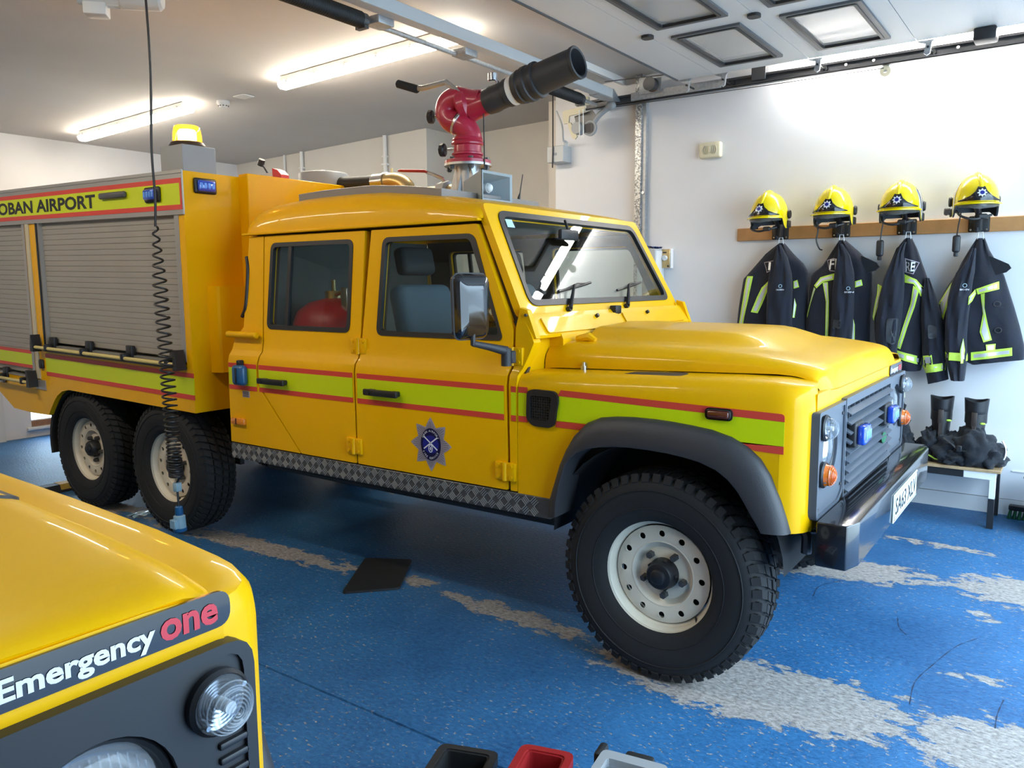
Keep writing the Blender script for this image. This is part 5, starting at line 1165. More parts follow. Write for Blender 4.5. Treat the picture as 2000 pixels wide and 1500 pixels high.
# ------------------------------------------------------------------ curly power lead hanging beside the truck
cd = empty('coiled_power_lead', (-2.70, -.25, .2), 'black coiled power lead hanging from the ceiling beside the rear wheels', 'power lead')
mb = MB(); mb.tube(bez([(-2.70, -.25, ceil_z(-2.7)), (-2.69, -.25, 2.6), (-2.725, -.25, 2.2), (-2.72, -.25, 1.95), (-2.735, -.25, 1.80)], 8), .0065, 8); mb.build('straight_lead', 'plastic_black', cd)
pts = []; turns = 44; n = turns*12
def coil_z(u): return 1.80-1.30*(u**.62 if u < 1 else 1)
for i in range(n+1):
    u = i/n; z = 1.80-1.32*(1-(1-u)**1.9); a = 2*pi*turns*u; r = .012+.022*min(1, u*8); pts.append((-2.735+.055*(1-(1-u)**1.5)+r*math.cos(a), -.25+r*math.sin(a), z))
mb = MB(); mb.tube(pts, .0055, 6); mb.build('coil', 'plastic_black', cd)
e = pts[-1]
mb = MB(); mb.tube([e, (-2.68, -.25, .44), (-2.675, -.25, .30)], .006, 8); mb.build('lead_tail', 'plastic_black', cd)
mb = MB(); mb.box(-2.695, -2.660, -.268, -.232, .395, .445, .006, 2); mb.build('lead_tag', 'clear_plug', cd)
mb = MB(); mb.tube([(-2.675, -.25, .315), (-2.675, -.25, .31), (-2.675, -.25, .27), (-2.675, -.25, .262)], [.014, .020, .022, .018], 14); mb.build('plug_neck', 'blue_plastic', cd)
mb = MB(); mb.tube([(-2.675, -.25, .265), (-2.675, -.25, .26), (-2.675, -.25, .185), (-2.675, -.25, .18)], [.022, .031, .034, .028], 16); mb.box(-2.70, -2.65, -.295, -.27, .195, .245, .004); mb.build('plug_shell', 'clear_plug', cd)
mb = MB(); mb.lathe([(.0005, .176), (.034, .176), (.036, .182), (.036, .196), (.0005, .196)], (-2.675, -.25, 0), 'z', 18); mb.build('plug_ring', 'blue_plastic', cd)
# ------------------------------------------------------------------ wall fittings
sp = empty('wall_sounder', (-1.11, 3.25, 2.47), 'cream wall sounder with curved grille high on the white wall', 'sounder')
mb = MB(); mb.box(-1.195, -1.03, 3.215, 3.27, 2.415, 2.53, .014, 3); mb.build('sounder_case', 'cream_plastic', sp)
for k, r in enumerate((.022, .036, .050)):
    for s in (-1, 1): mb = MB(); mb.tube([(-1.112+s*r*math.cos(t)*1.1, 3.212, 2.472+.042*math.sin(t)) for t in [-.8+1.6*i/8 for i in range(9)]], .0035, 5); mb.build('grille_rib', 'cream_paint', sp)
mb = MB(); mb.box(-1.124, -1.10, 3.208, 3.216, 2.45, 2.495, .006, 2); mb.build('sounder_centre', 'cream_plastic', sp)
th = empty('wall_controller', (-1.46, 3.25, 1.68), 'small brass-faced control unit with round dial on the white wall', 'controller')
mb = MB(); mb.box(-1.50, -1.41, 3.225, 3.27, 1.605, 1.755, .003); mb.build('controller_box', 'white_plastic', th)
mb = MB(); mb.box(-1.503, -1.418, 3.218, 3.226, 1.608, 1.753, .003); mb.build('controller_face', 'brass', th)
mb = MB(); mb.lathe([(.0005, -.016), (.018, -.016), (.022, -.010), (.022, 0)], (-1.458, 3.218, 1.685), 'y', 20); mb.build('dial', 'white_plastic', th)
mb = MB(); mb.box(-1.437, -1.424, 3.215, 3.219, 1.615, 1.628); mb.box(-1.475, -1.445, 3.216, 3.219, 1.722, 1.732); mb.build('face_print', 'text_black', th)
cbx = empty('wall_cabinet', (-1.55, 3.2, 1.2), 'pale grey steel cabinet on the wall behind the windscreen', 'cabinet')
mb = MB(); mb.box(-1.64, -1.485, 3.10, 3.27, .9, 1.755, .004); mb.build('cabinet_body', 'grey_light', cbx)
mb = MB(); mb.box(-1.488, -1.482, 3.11, 3.26, .92, 1.74); mb.build('cabinet_door', 'white_plastic', cbx)
mb = MB(); rows = []
for i in range(9):
    x = -1.66+.17*i/8; rows.append([(x, 3.12+.12*j/6, 1.758+.016*math.sin(i*1.3+j*1.7)**2+.012*math.exp(-((i-2)**2)/6)) for j in range(7)])
mb.grid(rows); mb.grid([[(x, y, 1.757) for x, y, z in r] for r in rows]); tag(mb.build('folded_cloth', 'blue_cloth'), 'crumpled dark blue cloth lying on top of the grey cabinet', 'cloth')
iso = empty('isolator_box', (-2.42, 3.22, 2.55), 'grey isolator switch box on the wall below the chain hoist', 'switch box')
mb = MB(); mb.box(-2.505, -2.345, 3.14, 3.27, 2.495, 2.625, .004); mb.build('isolator_case', 'grey_light', iso)
mb = MB(); mb.box(-2.45, -2.41, 3.136, 3.142, 2.55, 2.57); mb.build('isolator_label', 'grey_paint', iso)
mb = MB(); mb.tube([(-2.36, 3.20, 2.625), (-2.355, 3.20, 2.66)], .018, 12); mb.build('cable_gland', 'grey_light', iso)
for (pp, nm, lb, mt, r) in ((bez([(-2.30, 2.96, 2.86), (-2.27, 3.0, 2.75), (-2.32, 3.1, 2.66), (-2.355, 3.2, 2.66)], 6), 'grey_conduit', 'grey flexible cable looping from hoist to isolator box', 'grey_light', .008),
                            ([(-2.44, 3.13, 3.05), (-2.44, 3.13, 2.6), (-2.445, 3.132, 2.45)], 'black_flex', 'thin black flex hanging straight down over the isolator box', 'plastic_black', .006)):
    mb = MB(); mb.tube(pp, r, 8); tag(mb.build(nm, mt), lb, 'cable')
for i, (x, z0, lb) in enumerate(((-6.35, 2.2, 'thin white pipe on the rear cream wall, left of the three'), (-6.05, 2.2, 'white pipe on the rear cream wall, middle of the three'), (-4.75, 2.2, 'white clipped pipe on the rear cream wall beside the pier'))):
    w = empty('wall_pipe', (x, 3.53, z0), lb, 'pipe'); mb = MB(); mb.cyl((x, 3.525, z0), (x, 3.525, ceil_z(x)), .022 if i else .012, n=12); mb.build('pipe_run', 'white_plastic', w)
    if i: mb = MB(); mb.box(x-.035, x+.035, 3.50, 3.55, 2.72, 2.74); mb.box(x-.03, x+.03, 3.50, 3.55, 2.80, 2.815); mb.build('pipe_clip', 'white_plastic', w)
# small hook bracket on the rear of the body
# ------------------------------------------------------------------ coat rail with hooks
rl = MB(); rl.box(-.895, 2.2, 3.245, 3.27, 1.795, 1.886, .003); tag(rl.build('coat_rail', 'wood_rail'), 'long varnished wooden coat rail fixed to the white wall', 'coat rail')
HK = [(-.575, 'first'), (-.16, 'second'), (.250, 'third'), (.662, 'fourth')]
for i, (x, nth) in enumerate(HK):
    h = empty('coat_hook', (x, 3.22, 1.84), 'black steel coat hook under the %s helmet from the left' % nth, 'coat hook', 'hooks on the coat rail')
    mb = MB(); mb.box(x-.058, x+.058, 3.237, 3.246, 1.795, 1.895, .008, 2); mb.build('hook_plate', 'plastic_black', h)
    mb = MB(); mb.box(x-.022, x+.022, 3.17, 3.24, 1.80, 1.90, .008, 2); mb.tube([(x, 3.19, 1.89), (x, 3.13, 1.93), (x, 3.06, 1.96)], [.018, .02, .03], 10); mb.tube([(x, 3.18, 1.81), (x, 3.14, 1.795), (x, 3.13, 1.82)], .009, 8); mb.build('hook_arm', 'plastic_black', h)
    for dx in (-.044, .044):
        for dz in (1.81, 1.88): mb = MB(); mb.cyl((x+dx, 3.233, dz), (x+dx, 3.238, dz), .006, n=8); mb.build('hook_screw', 'steel', h)
# ------------------------------------------------------------------ helmets
def helmet(x, z, yw, label, boom, stripes, tilt_=0.):
    H = empty('fire_helmet', (x, 3.03, z), label, 'helmet', 'yellow helmets on the coat rail'); H.rotation_euler = (tilt_, 0, yw)
    def P(a, f, out=0.):
        # a: azimuth (0 = face, toward -y); f: 0 rim .. 1 crown
        ph = f*pi/2; ca = math.cos(a)
        low = -.010 if ca > .35 else lerp_table([(-1, -.050), (-.55, -.055), (-.15, -.085), (.05, -.085), (.2, -.060), (.35, -.010)], ca)
        rx, ry, rz = .124+out, .148+out, .168+out
        zz = low+(rz-low)*math.sin(ph) if f < 1 else rz
        rr = math.cos(max(0., math.asin(max(-1, min(1, zz/rz))))) if zz > 0 else 1.+zz*.25
        return (rr*rx*math.sin(a), -rr*ry*math.cos(a), zz)
    N = 64; mb = MB(); rows = [[P(2*pi*j/N, i/18) for j in range(N)] for i in range(19)]; mb.grid(rows, closeu=True); mb.build('shell', 'helmet_yellow', H, 50, local=True)
    mb = MB(); mb.grid([rows[0], [P(2*pi*j/N, 0, -.010) for j in range(N)], [P(2*pi*j/N, .3, -.012) for j in range(N)], [P(2*pi*j/N, .7, -.012) for j in range(N)], [P(2*pi*j/N, .98, -.012) for j in range(N)]], closeu=True); mb.build('shell_lining', 'cabin_dark', H, 50, local=True)
    # brim over the face
    mb = MB(); A = [-1.15+2.3*i/24 for i in range(25)]
    mb.grid([[Vector(P(a, .02, .0)) for a in A], [Vector(P(a, .0, .018))+Vector((0, -.012*math.cos(a), -.004)) for a in A], [Vector(P(a, .0, .018))+Vector((0, -.010*math.cos(a), -.012)) for a in A], [Vector(P(a, .0, -.006))+Vector((0, 0, -.008)) for a in A]]); mb.build('brim', 'helmet_yellow', H, 40, local=True)
    # crest ridge
    mb = MB(); mb.tube([(0, -.144*math.cos(t), .164*math.sin(t)) for t in [.45+2.2*i/20 for i in range(21)]], [.006+.011*math.sin(pi*(.12+.85*i/20)) for i in range(21)], 10); mb.build('comb', 'helmet_yellow', H, 60, local=True)
    # front plate: black swallow shape with star
    def fp(a, f, o): return Vector(P(a, f, o))
    top = [(-1.0, .05), (-.75, .075), (-.45, .13), (-.25, .22), (-.15, .33), (-.06, .31), (.06, .31), (.15, .33), (.25, .22), (.45, .13), (.75, .075), (1.0, .05)]
    mb = MB(); mb.grid([[fp(a, .03, .006) for a, f in top], [fp(a, (.03+f)/2, .010) for a, f in top], [fp(a, f, .008) for a, f in top]]); mb.build('front_plate', 'badge_black', H, 60, local=True)
    c = fp(0, .17, .020); nrm = (fp(0, .17, .02)-fp(0, .17, 0)).normalized(); ex = Vector((1, 0, 0)); ey = nrm.cross(ex)*-1; ey = Vector((0, -nrm.z, nrm.y)) if nrm.y < 0 else ey; ey = Vector((0, nrm.z*1, -nrm.y)) if ey.z < 0 else ey
    ey = Vector((0, -nrm.z*-1, 0)) if ey.length < .1 else ey
    star = []
    for k in range(16):
        a = 2*pi*k/16+pi/2; r = .027 if k % 2 == 0 else .017; star.append(c+ex*r*math.cos(a)+ey*r*math.sin(a))
    mb = MB(); mb.add(star+[c-nrm*.006+(p-c) for p in star], [tuple(range(16)), tuple(range(31, 15, -1))]+[(i, (i+1) % 16, 16+(i+1) % 16, 16+i) for i in range(16)]); st = mb.build('badge_star', 'white_print', H, 20, local=True)
    mb = MB(); mb.add([c+nrm*.002+ex*.012*math.cos(t)+ey*.012*math.sin(t) for t in [2*pi*i/16 for i in range(16)]], [tuple(range(16))]); mb.build('badge_centre', 'royal_print', H, 0, local=True)
    # visor
    mb = MB(); mb.grid([[Vector(P(a, .02, -.002))+Vector((0, -.002, -.002)) for a in A], [Vector(P(a, 0, .004))+Vector((0, -.004*math.cos(a), -.020)) for a in A], [Vector(P(a, 0, -.004))+Vector((0, .004, -.040+.014*abs(a))) for a in A]]); mb.build('visor', 'visor_smoke', H, 60, local=True)
    # ear pieces / neck curtain / liner
    for s in (-1, 1):
        mb = MB(); mb.lathe([(.0005, .012), (.022, .010), (.026, .0), (.022, -.006)], (0, 0, 0), 'x', 18); mb.xf(Matrix.Translation((s*.127, .035, .010)) @ Matrix.Diagonal((s, 1.0, 1.2, 1))); mb.build('ear_disc', 'plastic_black', H, 30, local=True)
        mb = MB(); mb.box(-.006, .010, -.028, .030, -.075, -.025, .008, 2); mb.xf(Matrix.Translation((s*.120, .045, -.005))); mb.build('ear_guard', 'plastic_black', H, 30, local=True)
    mb = MB(); mb.ball((0, .01, .0), .105, .120, .13, 24, 8, 0., 1.); mb.build('liner', 'cabin_dark', H, 50, local=True)
    mb = MB(); mb.tube(bez([(-.105, -.03, -.05), (-.09, -.085, -.085), (-.03, -.10, -.105), (.03, -.085, -.095), (.08, -.05, -.08)], 5), .007, 6); mb.box(.0, .05, -.10, -.075, -.105, -.075, .006); mb.build('chin_strap', 'plastic_black', H, 40, local=True)
    if boom == 'strap':
        mb = MB(); mb.tube(bez([(-.085, -.07, -.06), (-.075, -.07, -.12), (-.085, -.065, -.18), (-.065, -.06, -.235), (-.045, -.06, -.245)], 5), .005, 6); mb.build('loose_strap', 'plastic_black', H, 40, local=True)
    if boom == 'pendant':
        mb = MB(); mb.tube([(-.085, -.06, -.06), (-.095, -.06, -.14), (-.10, -.06, -.20)], .008, 6, sq=.5); mb.build('loose_strap', 'plastic_black', H, 40, local=True)
        mb = MB(); mb.box(-.122, -.078, -.075, -.045, -.30, -.195, .014, 3); mb.box(-.112, -.088, -.074, -.048, -.325, -.298, .006, 2); mb.build('strap_pendant', 'plastic_black', H, 30, local=True)
    if stripes == 'side':
        for k in range(2):
            mb = MB(); a0 = 1.28+k*.18; mb.grid([[P(a0+.05*j-.10*i/8, .10+.42*i/8, .002) for j in range(2)] for i in range(9)]); mb.build('rank_stripe', 'navy_print', H, 60, local=True)
    if stripes == 'white':
        mb = MB(); mb.grid([[P(1.15+.75*j+.0*i, .04+.45*i/8, .0015) for j in (0, .2, .4, .6, .8, 1)] for i in range(9)]); mb.build('white_band', 'white_plastic', H, 60, local=True)
        for k in range(2):
            mb = MB(); a0 = 1.30+k*.26; mb.grid([[P(a0+.08*j-.10*i/8, .05+.43*i/8, .004) for j in range(2)] for i in range(9)]); mb.build('rank_stripe', 'navy_print', H, 60, local=True)
    if stripes == 'rim':
        for s in (-1, 1): mb = MB(); mb.grid([[P(s*(1.30+.10*j), .0+.55*i/8, .003) for j in range(2)] for i in range(9)]); mb.build('white_band', 'white_plastic', H, 60, local=True)
        mb = MB(); mb.cyl((-.165, .0, -.05), (-.135, .0, -.05), .02, n=12); mb.cyl((-.16, -.04, -.06), (-.15, .02, -.06), .013, n=10); mb.build('helmet_torch', 'brown_lever', H, 30, local=True)
    return H
helmet(-.592, 1.945, -.12, 'yellow fire helmet at the left end of the coat rail', 'none', None)
helmet(-.165, 1.947, -.02, 'scuffed yellow fire helmet with one thin loose strap, second from left', 'strap', None)
helmet(.243, 1.950, .02, 'yellow fire helmet with two dark rank stripes on its side, third from left', 'pendant', 'white')
helmet(.655, 1.962, .30, 'yellow fire helmet with white side bands facing forward, right end of rail', 'pendant', 'rim')
JACK = {
 0: {'torsoL': [(-0.553,1.766),(-0.645,1.697),(-0.733,1.593),(-0.803,1.515),(-0.821,1.395),(-0.845,1.197),(-0.856,1.099),(-0.852,0.671)], 'torsoR': [(-0.521,1.765),(-0.451,1.683),(-0.385,1.619),(-0.352,1.563),(-0.349,1.452),(-0.346,1.316),(-0.332,1.196),(-0.312,0.712)], 'slL': [(-0.545,1.75),(-0.562,1.662),(-0.587,1.55),(-0.599,1.436),(-0.602,1.272),(-0.597,1.108),(-0.581,0.775)], 'slR': [(-0.521,1.749),(-0.473,1.66),(-0.442,1.548),(-0.432,1.436),(-0.428,1.275),(-0.418,1.113),(-0.402,0.787)], 'bt': [[(-0.761,1.536),(-0.714,1.535),(-0.743,1.37),(-0.776,1.194),(-0.781,1.059),(-0.82,1.058),(-0.815,1.198),(-0.786,1.37)],[(-0.593,1.505),(-0.588,1.469),(-0.626,1.371),(-0.668,1.271),(-0.715,1.279),(-0.676,1.387),(-0.645,1.453)],[(-0.432,1.496),(-0.405,1.506),(-0.391,1.456),(-0.426,1.445)],[(-0.416,1.38),(-0.402,1.332),(-0.411,1.243),(-0.423,1.244)]], 'bs': [], 'patch': [(-0.643,1.632),(-0.565,1.645),(-0.567,1.582),(-0.616,1.558)], 'logo': (-0.495,1.464)},
 1: {'torsoL': [(-0.151,1.771),(-0.204,1.685),(-0.253,1.6),(-0.32,1.546),(-0.336,1.396),(-0.344,1.252),(-0.351,1.116),(-0.351,0.709)], 'torsoR': [(-0.111,1.77),(-0.035,1.703),(0.033,1.633),(0.069,1.549),(0.072,1.435),(0.067,1.283),(0.07,1.129),(0.08,0.741)], 'slL': [(-0.135,1.744),(-0.14,1.667),(-0.155,1.544),(-0.158,1.435),(-0.157,1.318),(-0.158,1.122),(-0.153,0.804)], 'slR': [(-0.113,1.743),(-0.062,1.665),(-0.029,1.543),(-0.023,1.435),(-0.022,1.32),(-0.024,1.126),(-0.025,0.812)], 'bt': [[(-0.157,1.548),(-0.157,1.505),(-0.226,1.49),(-0.27,1.447),(-0.29,1.467),(-0.25,1.522)],[(-0.23,1.487),(-0.196,1.49),(-0.181,1.357),(-0.179,1.113),(-0.196,1.113),(-0.202,1.357)],[(-0.29,1.455),(-0.278,1.444),(-0.308,1.341),(-0.328,1.245),(-0.334,1.256)],[(-0.022,1.493),(0.017,1.505),(0.025,1.466),(-0.02,1.452)],[(-0.023,1.243),(-0.012,1.204),(-0.007,1.103),(-0.026,1.103)]], 'bs': [], 'patch': [(-0.217,1.638),(-0.172,1.651),(-0.139,1.644),(-0.137,1.598),(-0.15,1.558),(-0.188,1.564)], 'logo': (-0.047,1.447), 'elbow': [(-0.137,1.24),(-0.081,1.238),(-0.082,1.179),(-0.134,1.174)]},
 2: {'torsoL': [(0.26,1.772),(0.223,1.724),(0.188,1.61),(0.158,1.504),(0.121,1.416),(0.096,1.259),(0.108,1.1),(0.15,0.982),(0.227,0.907)], 'torsoR': [(0.295,1.77),(0.329,1.701),(0.364,1.606),(0.399,1.511),(0.402,1.378),(0.396,1.235),(0.399,1.043),(0.398,0.951),(0.391,0.912)], 'slL': [(0.262,1.741),(0.224,1.704),(0.193,1.609),(0.153,1.504),(0.132,1.377),(0.12,1.229),(0.126,1.101),(0.159,0.983),(0.2,0.896)], 'slR': [(0.275,1.741),(0.265,1.665),(0.273,1.57),(0.279,1.474),(0.28,1.378),(0.277,1.262),(0.27,1.164),(0.26,1.057),(0.254,0.899)], 's2L': [(0.395,1.511),(0.379,1.397),(0.383,1.235),(0.403,1.024),(0.43,0.909),(0.447,0.833)], 's2R': [(0.416,1.511),(0.46,1.398),(0.496,1.285),(0.518,1.143),(0.538,1.001),(0.56,0.869)], 'bt': [[(0.276,1.536),(0.348,1.502),(0.396,1.44),(0.397,1.374),(0.375,1.397),(0.364,1.431),(0.332,1.474),(0.279,1.483)],[(0.332,1.464),(0.368,1.435),(0.348,1.33),(0.311,1.195),(0.278,1.052),(0.255,1.061),(0.284,1.194),(0.321,1.349)],[(0.252,1.046),(0.398,1.004),(0.395,0.951),(0.249,0.997)]], 'bs': [[(0.118,1.475),(0.155,1.46),(0.138,1.406),(0.131,1.348),(0.106,1.234),(0.099,1.259),(0.108,1.347),(0.117,1.406)]], 'b2': [[(0.406,0.951),(0.541,0.978),(0.545,0.93),(0.429,0.904)],[(0.412,1.015),(0.465,1.025),(0.475,0.965),(0.423,0.957)]], 'patch': [(0.271,1.64),(0.355,1.611),(0.329,1.535),(0.276,1.549)], 'elbow': [(0.197,1.251),(0.265,1.257),(0.254,1.086),(0.2,1.089)], 'elbow2': [(0.431,1.217),(0.483,1.209),(0.489,1.133),(0.44,1.126)]},
 3: {'torsoL': [(0.662,1.754),(0.63,1.692),(0.586,1.601),(0.561,1.533),(0.512,1.454),(0.471,1.35),(0.499,1.228),(0.523,1.096),(0.603,1.005),(0.683,0.966)], 'torsoR': [(0.706,1.752),(0.734,1.679),(0.773,1.611),(0.821,1.525),(0.854,1.426),(0.887,1.327),(0.925,1.202),(0.955,1.085),(0.957,1.04),(0.956,1.011)], 'slL': [(0.646,1.691),(0.618,1.619),(0.573,1.546),(0.548,1.472),(0.532,1.379),(0.529,1.285),(0.53,1.144),(0.54,1.002),(0.577,0.87)], 'slR': [(0.67,1.69),(0.67,1.618),(0.67,1.545),(0.662,1.472),(0.66,1.38),(0.654,1.287),(0.652,1.148),(0.66,1.007),(0.652,0.87)], 'bt': [[(0.684,1.441),(0.8,1.487),(0.805,1.439),(0.694,1.407)],[(0.71,1.409),(0.732,1.415),(0.735,1.325),(0.761,1.216),(0.786,1.129),(0.743,1.114),(0.719,1.178),(0.729,1.288)],[(0.678,1.048),(0.894,1.087),(0.897,1.037),(0.681,0.997)],[(0.756,1.1),(0.807,1.107),(0.806,1.065),(0.762,1.059)],[(0.543,1.482),(0.541,1.379),(0.51,1.247),(0.487,1.285),(0.474,1.346)]], 'bs': [[(0.68,1.44),(0.686,1.412),(0.668,1.366),(0.651,1.343),(0.652,1.394)],[(0.538,1.049),(0.66,1.047),(0.663,0.996),(0.541,1.0)],[(0.637,1.138),(0.649,1.063),(0.645,0.983),(0.634,0.983),(0.626,1.062)]], 'logo': (0.627,1.463)},
}
# ------------------------------------------------------------------ fire coats
def xat(poly, z):
    P = sorted(poly, key=lambda p: p[1])
    return lerp_table([(b, a) for a, b in P], z)
class Lobe:
    """hanging cloth tube between a left and a right outline"""
    def __init__(s, L, R, yc, hd, seed, fold=.006):
        s.L, s.R, s.yc, s.hd, s.seed, s.fold = L, R, yc, hd, seed, fold
        s.z1 = min(max(p[1] for p in L), max(p[1] for p in R)); s.zl = min(p[1] for p in L); s.zr = min(p[1] for p in R); s.z0 = min(s.zl, s.zr)
    def lr(s, z): return xat(s.L, z), xat(s.R, z)
    def hdz(s, z): return s.hd*lerp_table([(s.z0, 1.), (s.z1-.35, 1.), (s.z1-.12, .75), (s.z1, .35)], z)
    def wr(s, u, z):
        k = s.seed; return s.fold*(math.sin(6.5*u+9*z+k)+.7*math.sin(11*u-14*z+2*k)+.5*math.sin(23*z+3*u+k))
    def pt(s, t, z):
        l, r = s.lr(z); c, h = (l+r)/2, max(.008, (r-l)/2); ct, st = math.cos(t), math.sin(t)
        e = .75; x = math.copysign(abs(ct)**e, ct); y = math.copysign(abs(st)**e, st)
        d = s.hdz(z); return (c+x*h, s.yc+y*d+s.wr(x, z)*(-1 if y < 0 else .2), z)
    def front(s, x, z):
        l, r = s.lr(z); c, h = (l+r)/2, max(.008, (r-l)/2); u = max(-1, min(1, (x-c)/h)); ct = abs(u)**(1/.75); st = math.sqrt(max(0, 1-ct*ct))
        return s.yc-(st**.75)*s.hdz(z)-s.wr(u, z)
    def bottom(s, x):
        l, r = xat(s.L, s.z0), xat(s.R, s.z0); f = max(0, min(1, (x-l)/(r-l+1e-6))); return s.zl+(s.zr-s.zl)*f
    def build(s, name, mat, parent, n=40, m=44):
        rows = []
        for i in range(m+1):
            f = i/m; row = []
            for j in range(n):
                t = 2*pi*j/n; zb = s.z0 if True else 0; z = s.z1-(s.z1-zb)*f
                p = s.pt(t, z); zz = s.z1-(s.z1-max(s.bottom(p[0]), s.z0))*f; p = s.pt(t, zz); row.append(p)
            rows.append(row)
        mb = MB(); mb.grid(rows, closeu=True); mb.f += [tuple(range(n)), tuple(m*n+j for j in range(n))]; return mb.build(name, mat, parent, 70)
    def decal(s, name, poly, mat, parent, off=.005, th=.003, step=.03):
        xs = [p[0] for p in poly]; zs = [p[1] for p in poly]
        cb = [min(zs)+step*k for k in range(1, int((max(zs)-min(zs))/step)+1)]; ca = [min(xs)+step*k for k in range(1, int((max(xs)-min(xs))/step)+1)]
        mb = MB(); panel(mb, poly, [], lambda a, b, d: (a, s.front(a, b)-off+d, b), th, cb, ca); return mb.build(name, mat, parent, 60)
def shrink(poly, k):
    # central silver strip: pull the polygon toward its long middle line
    cx = sum(p[0] for p in poly)/len(poly); cz = sum(p[1] for p in poly)/len(poly)
    n = len(poly); best = None
    a = sum((p[0]-cx)*(p[0]-cx) for p in poly); b = sum((p[0]-cx)*(p[1]-cz) for p in poly); c = sum((p[1]-cz)**2 for p in poly)
    return poly
LBL = ['navy fire coat hanging from the leftmost hook, FIRE lettering folded away', 'navy fire coat on the second hook showing the letters FI on its back', 'navy fire coat on the third hook showing the letters RE, long cuffed sleeve', 'navy fire coat on the rightmost hook, chest pocket and lime hem band toward the room']
HOLD = [-.575, -.16, .250, .662]
for k in range(4):
    d = JACK[k]; C = empty('fire_coat', (HOLD[k], 3.15, .9), LBL[k], 'coat', 'fire coats on the coat rail')
    to = Lobe(d['torsoL'], d['torsoR'], 3.165, .085, k*1.7); sl = Lobe(d['slL'], d['slR'], 3.085, .070, k*2.3+1)
    body_ = to.build('coat_body', 'cloth_navy', C); slv = sl.build('sleeve', 'cloth_navy', C)
    for p in d['bt']: to.decal('reflective_band', p, 'tape_lime', body_)
    for p in d.get('bs', []): sl.decal('reflective_band', p, 'tape_lime', slv)
    def mid(lobe, poly, par):
        # silver stripe along the middle of a band
        n = len(poly); ar = sum(poly[i-1][0]*poly[i][1]-poly[i][0]*poly[i-1][1] for i in range(n))/2
        pe = sum(math.hypot(poly[i][0]-poly[i-1][0], poly[i][1]-poly[i-1][1]) for i in range(n)); w = 2*abs(ar)/pe*.36; sg = 1 if ar > 0 else -1; q = []
        for i in range(n):
            a_ = (Vector(poly[i])-Vector(poly[i-1])).normalized(); b_ = (Vector(poly[(i+1) % n])-Vector(poly[i])).normalized()
            n1 = Vector((-a_.y, a_.x))*sg; n2 = Vector((-b_.y, b_.x))*sg; m_ = n1+n2; m_ = m_/max(.5, m_.length_squared)*2*w if m_.length > .01 else n1*w
            q.append((poly[i][0]+m_.x*.999, poly[i][1]+m_.y))
        if w > .003: lobe.decal('silver_stripe', q, 'tape_silver', par, .0065)
    for p in d['bt']: mid(to, p, body_)
    for p in d.get('bs', []): mid(sl, p, slv)
    if 's2L' in d:
        s2 = Lobe(d['s2L'], d['s2R'], 3.12, .065, k+4); sv2 = s2.build('sleeve', 'cloth_navy', C)
        for p in d['b2']: s2.decal('reflective_band', p, 'tape_lime', sv2); mid(s2, p, sv2)
        s2.decal('elbow_patch', rpoly(d['elbow2'], .015, 3), 'cloth_patch', sv2)
    if 'elbow' in d: sl.decal('elbow_patch', rpoly(d['elbow'], .015, 3), 'cloth_patch', slv)
    if 'patch' in d:
        P_ = d['patch']; pa = to.decal('name_panel', P_, 'silver_print', body_, .004, .002)
        cxp = sum(p[0] for p in P_)/len(P_); czp = sum(p[1] for p in P_)/len(P_)
        to.decal('name_panel', [(cxp+(x-cxp)*.88, czp+(z-czp)*.86) for x, z in P_], 'cloth_black', body_, .006, .002)
        body_t = {0: 'I', 1: 'FI', 2: 'RE'}[k]
        xs = [p[0] for p in P_]; w_ = (max(xs)-min(xs))*.62; h_ = {0: .055, 1: .070, 2: .060}[k]
        t = text('coat_letters', body_t, 'tape_silver', (cxp, 3.0, czp-h_/2), (1, 0, 0), (0, 0, 1), w=min(w_, .075) if k else .018, h=h_, align='CENTER', bold=.02)
        t.v = [(x, to.front(x, z)-.009, z) for x, y, z in t.v]; t.build('coat_letters', 'tape_silver', body_, 0)
    if 'logo' in d:
        lx, lz = d['logo']; L_ = sl if sl.lr(lz)[0] < lx < sl.lr(lz)[1] else to
        mb = MB(); mb.tube([(lx+.011*math.cos(t), L_.front(lx, lz)-.006, lz+.011*math.sin(t)) for t in [2*pi*i/16 for i in range(16)]], .0018, 5, closed=True); mb.build('coat_logo', 'sticker_blue', slv)
        t = text('logo_text', 'SIOEN', 'white_print', (lx, 3.0, lz-.030), (1, 0, 0), (0, 0, 1), w=.048, h=.010, align='CENTER', bold=.01); t.v = [(x, L_.front(x, z)-.006, z) for x, y, z in t.v]; t.build('logo_text', 'white_print', slv, 0)
    # collar stand and hanging loop
    tx = (d['torsoL'][0][0]+d['torsoR'][0][0])/2; tz = d['torsoL'][0][1]
    mb = MB(); mb.tube([(tx-.016, 3.14, tz-.01), (tx-.012, 3.135, tz+.035), (tx+.012, 3.135, tz+.035), (tx+.016, 3.14, tz-.01)], .003, 6); mb.build('hanging_loop', 'tape_silver', C)
    if k in (1, 3):
        x0, z0 = d['torsoR'][2]; mb = MB(); fl = [(x0-.03, z0+.03), (x0+.07, z0-.02), (x0+.085, z0-.045), (x0+.06, z0-.07), (x0-.01, z0-.09)]
        mb.prism(fl, lambda a, b: (a, 3.11, b), lambda a, b: (a, 3.145, b)); mb.build('collar_flap', 'cloth_black', C, 20)
    if k == 3:
        mb = MB(); pk = rpoly([(.745, 1.45), (.80, 1.455), (.83, 1.16), (.73, 1.13)], .01, 2)
        for z, dx in ((1.35, .80), (1.19, .815)): mb = MB(); mb.tube([(dx+.018*math.cos(t), to.front(dx, z)-.008, z+.015*math.sin(t)) for t in [2*pi*i/12 for i in range(12)]], .003, 5, closed=True); mb.build('pocket_ring', 'steel_dark', body_)
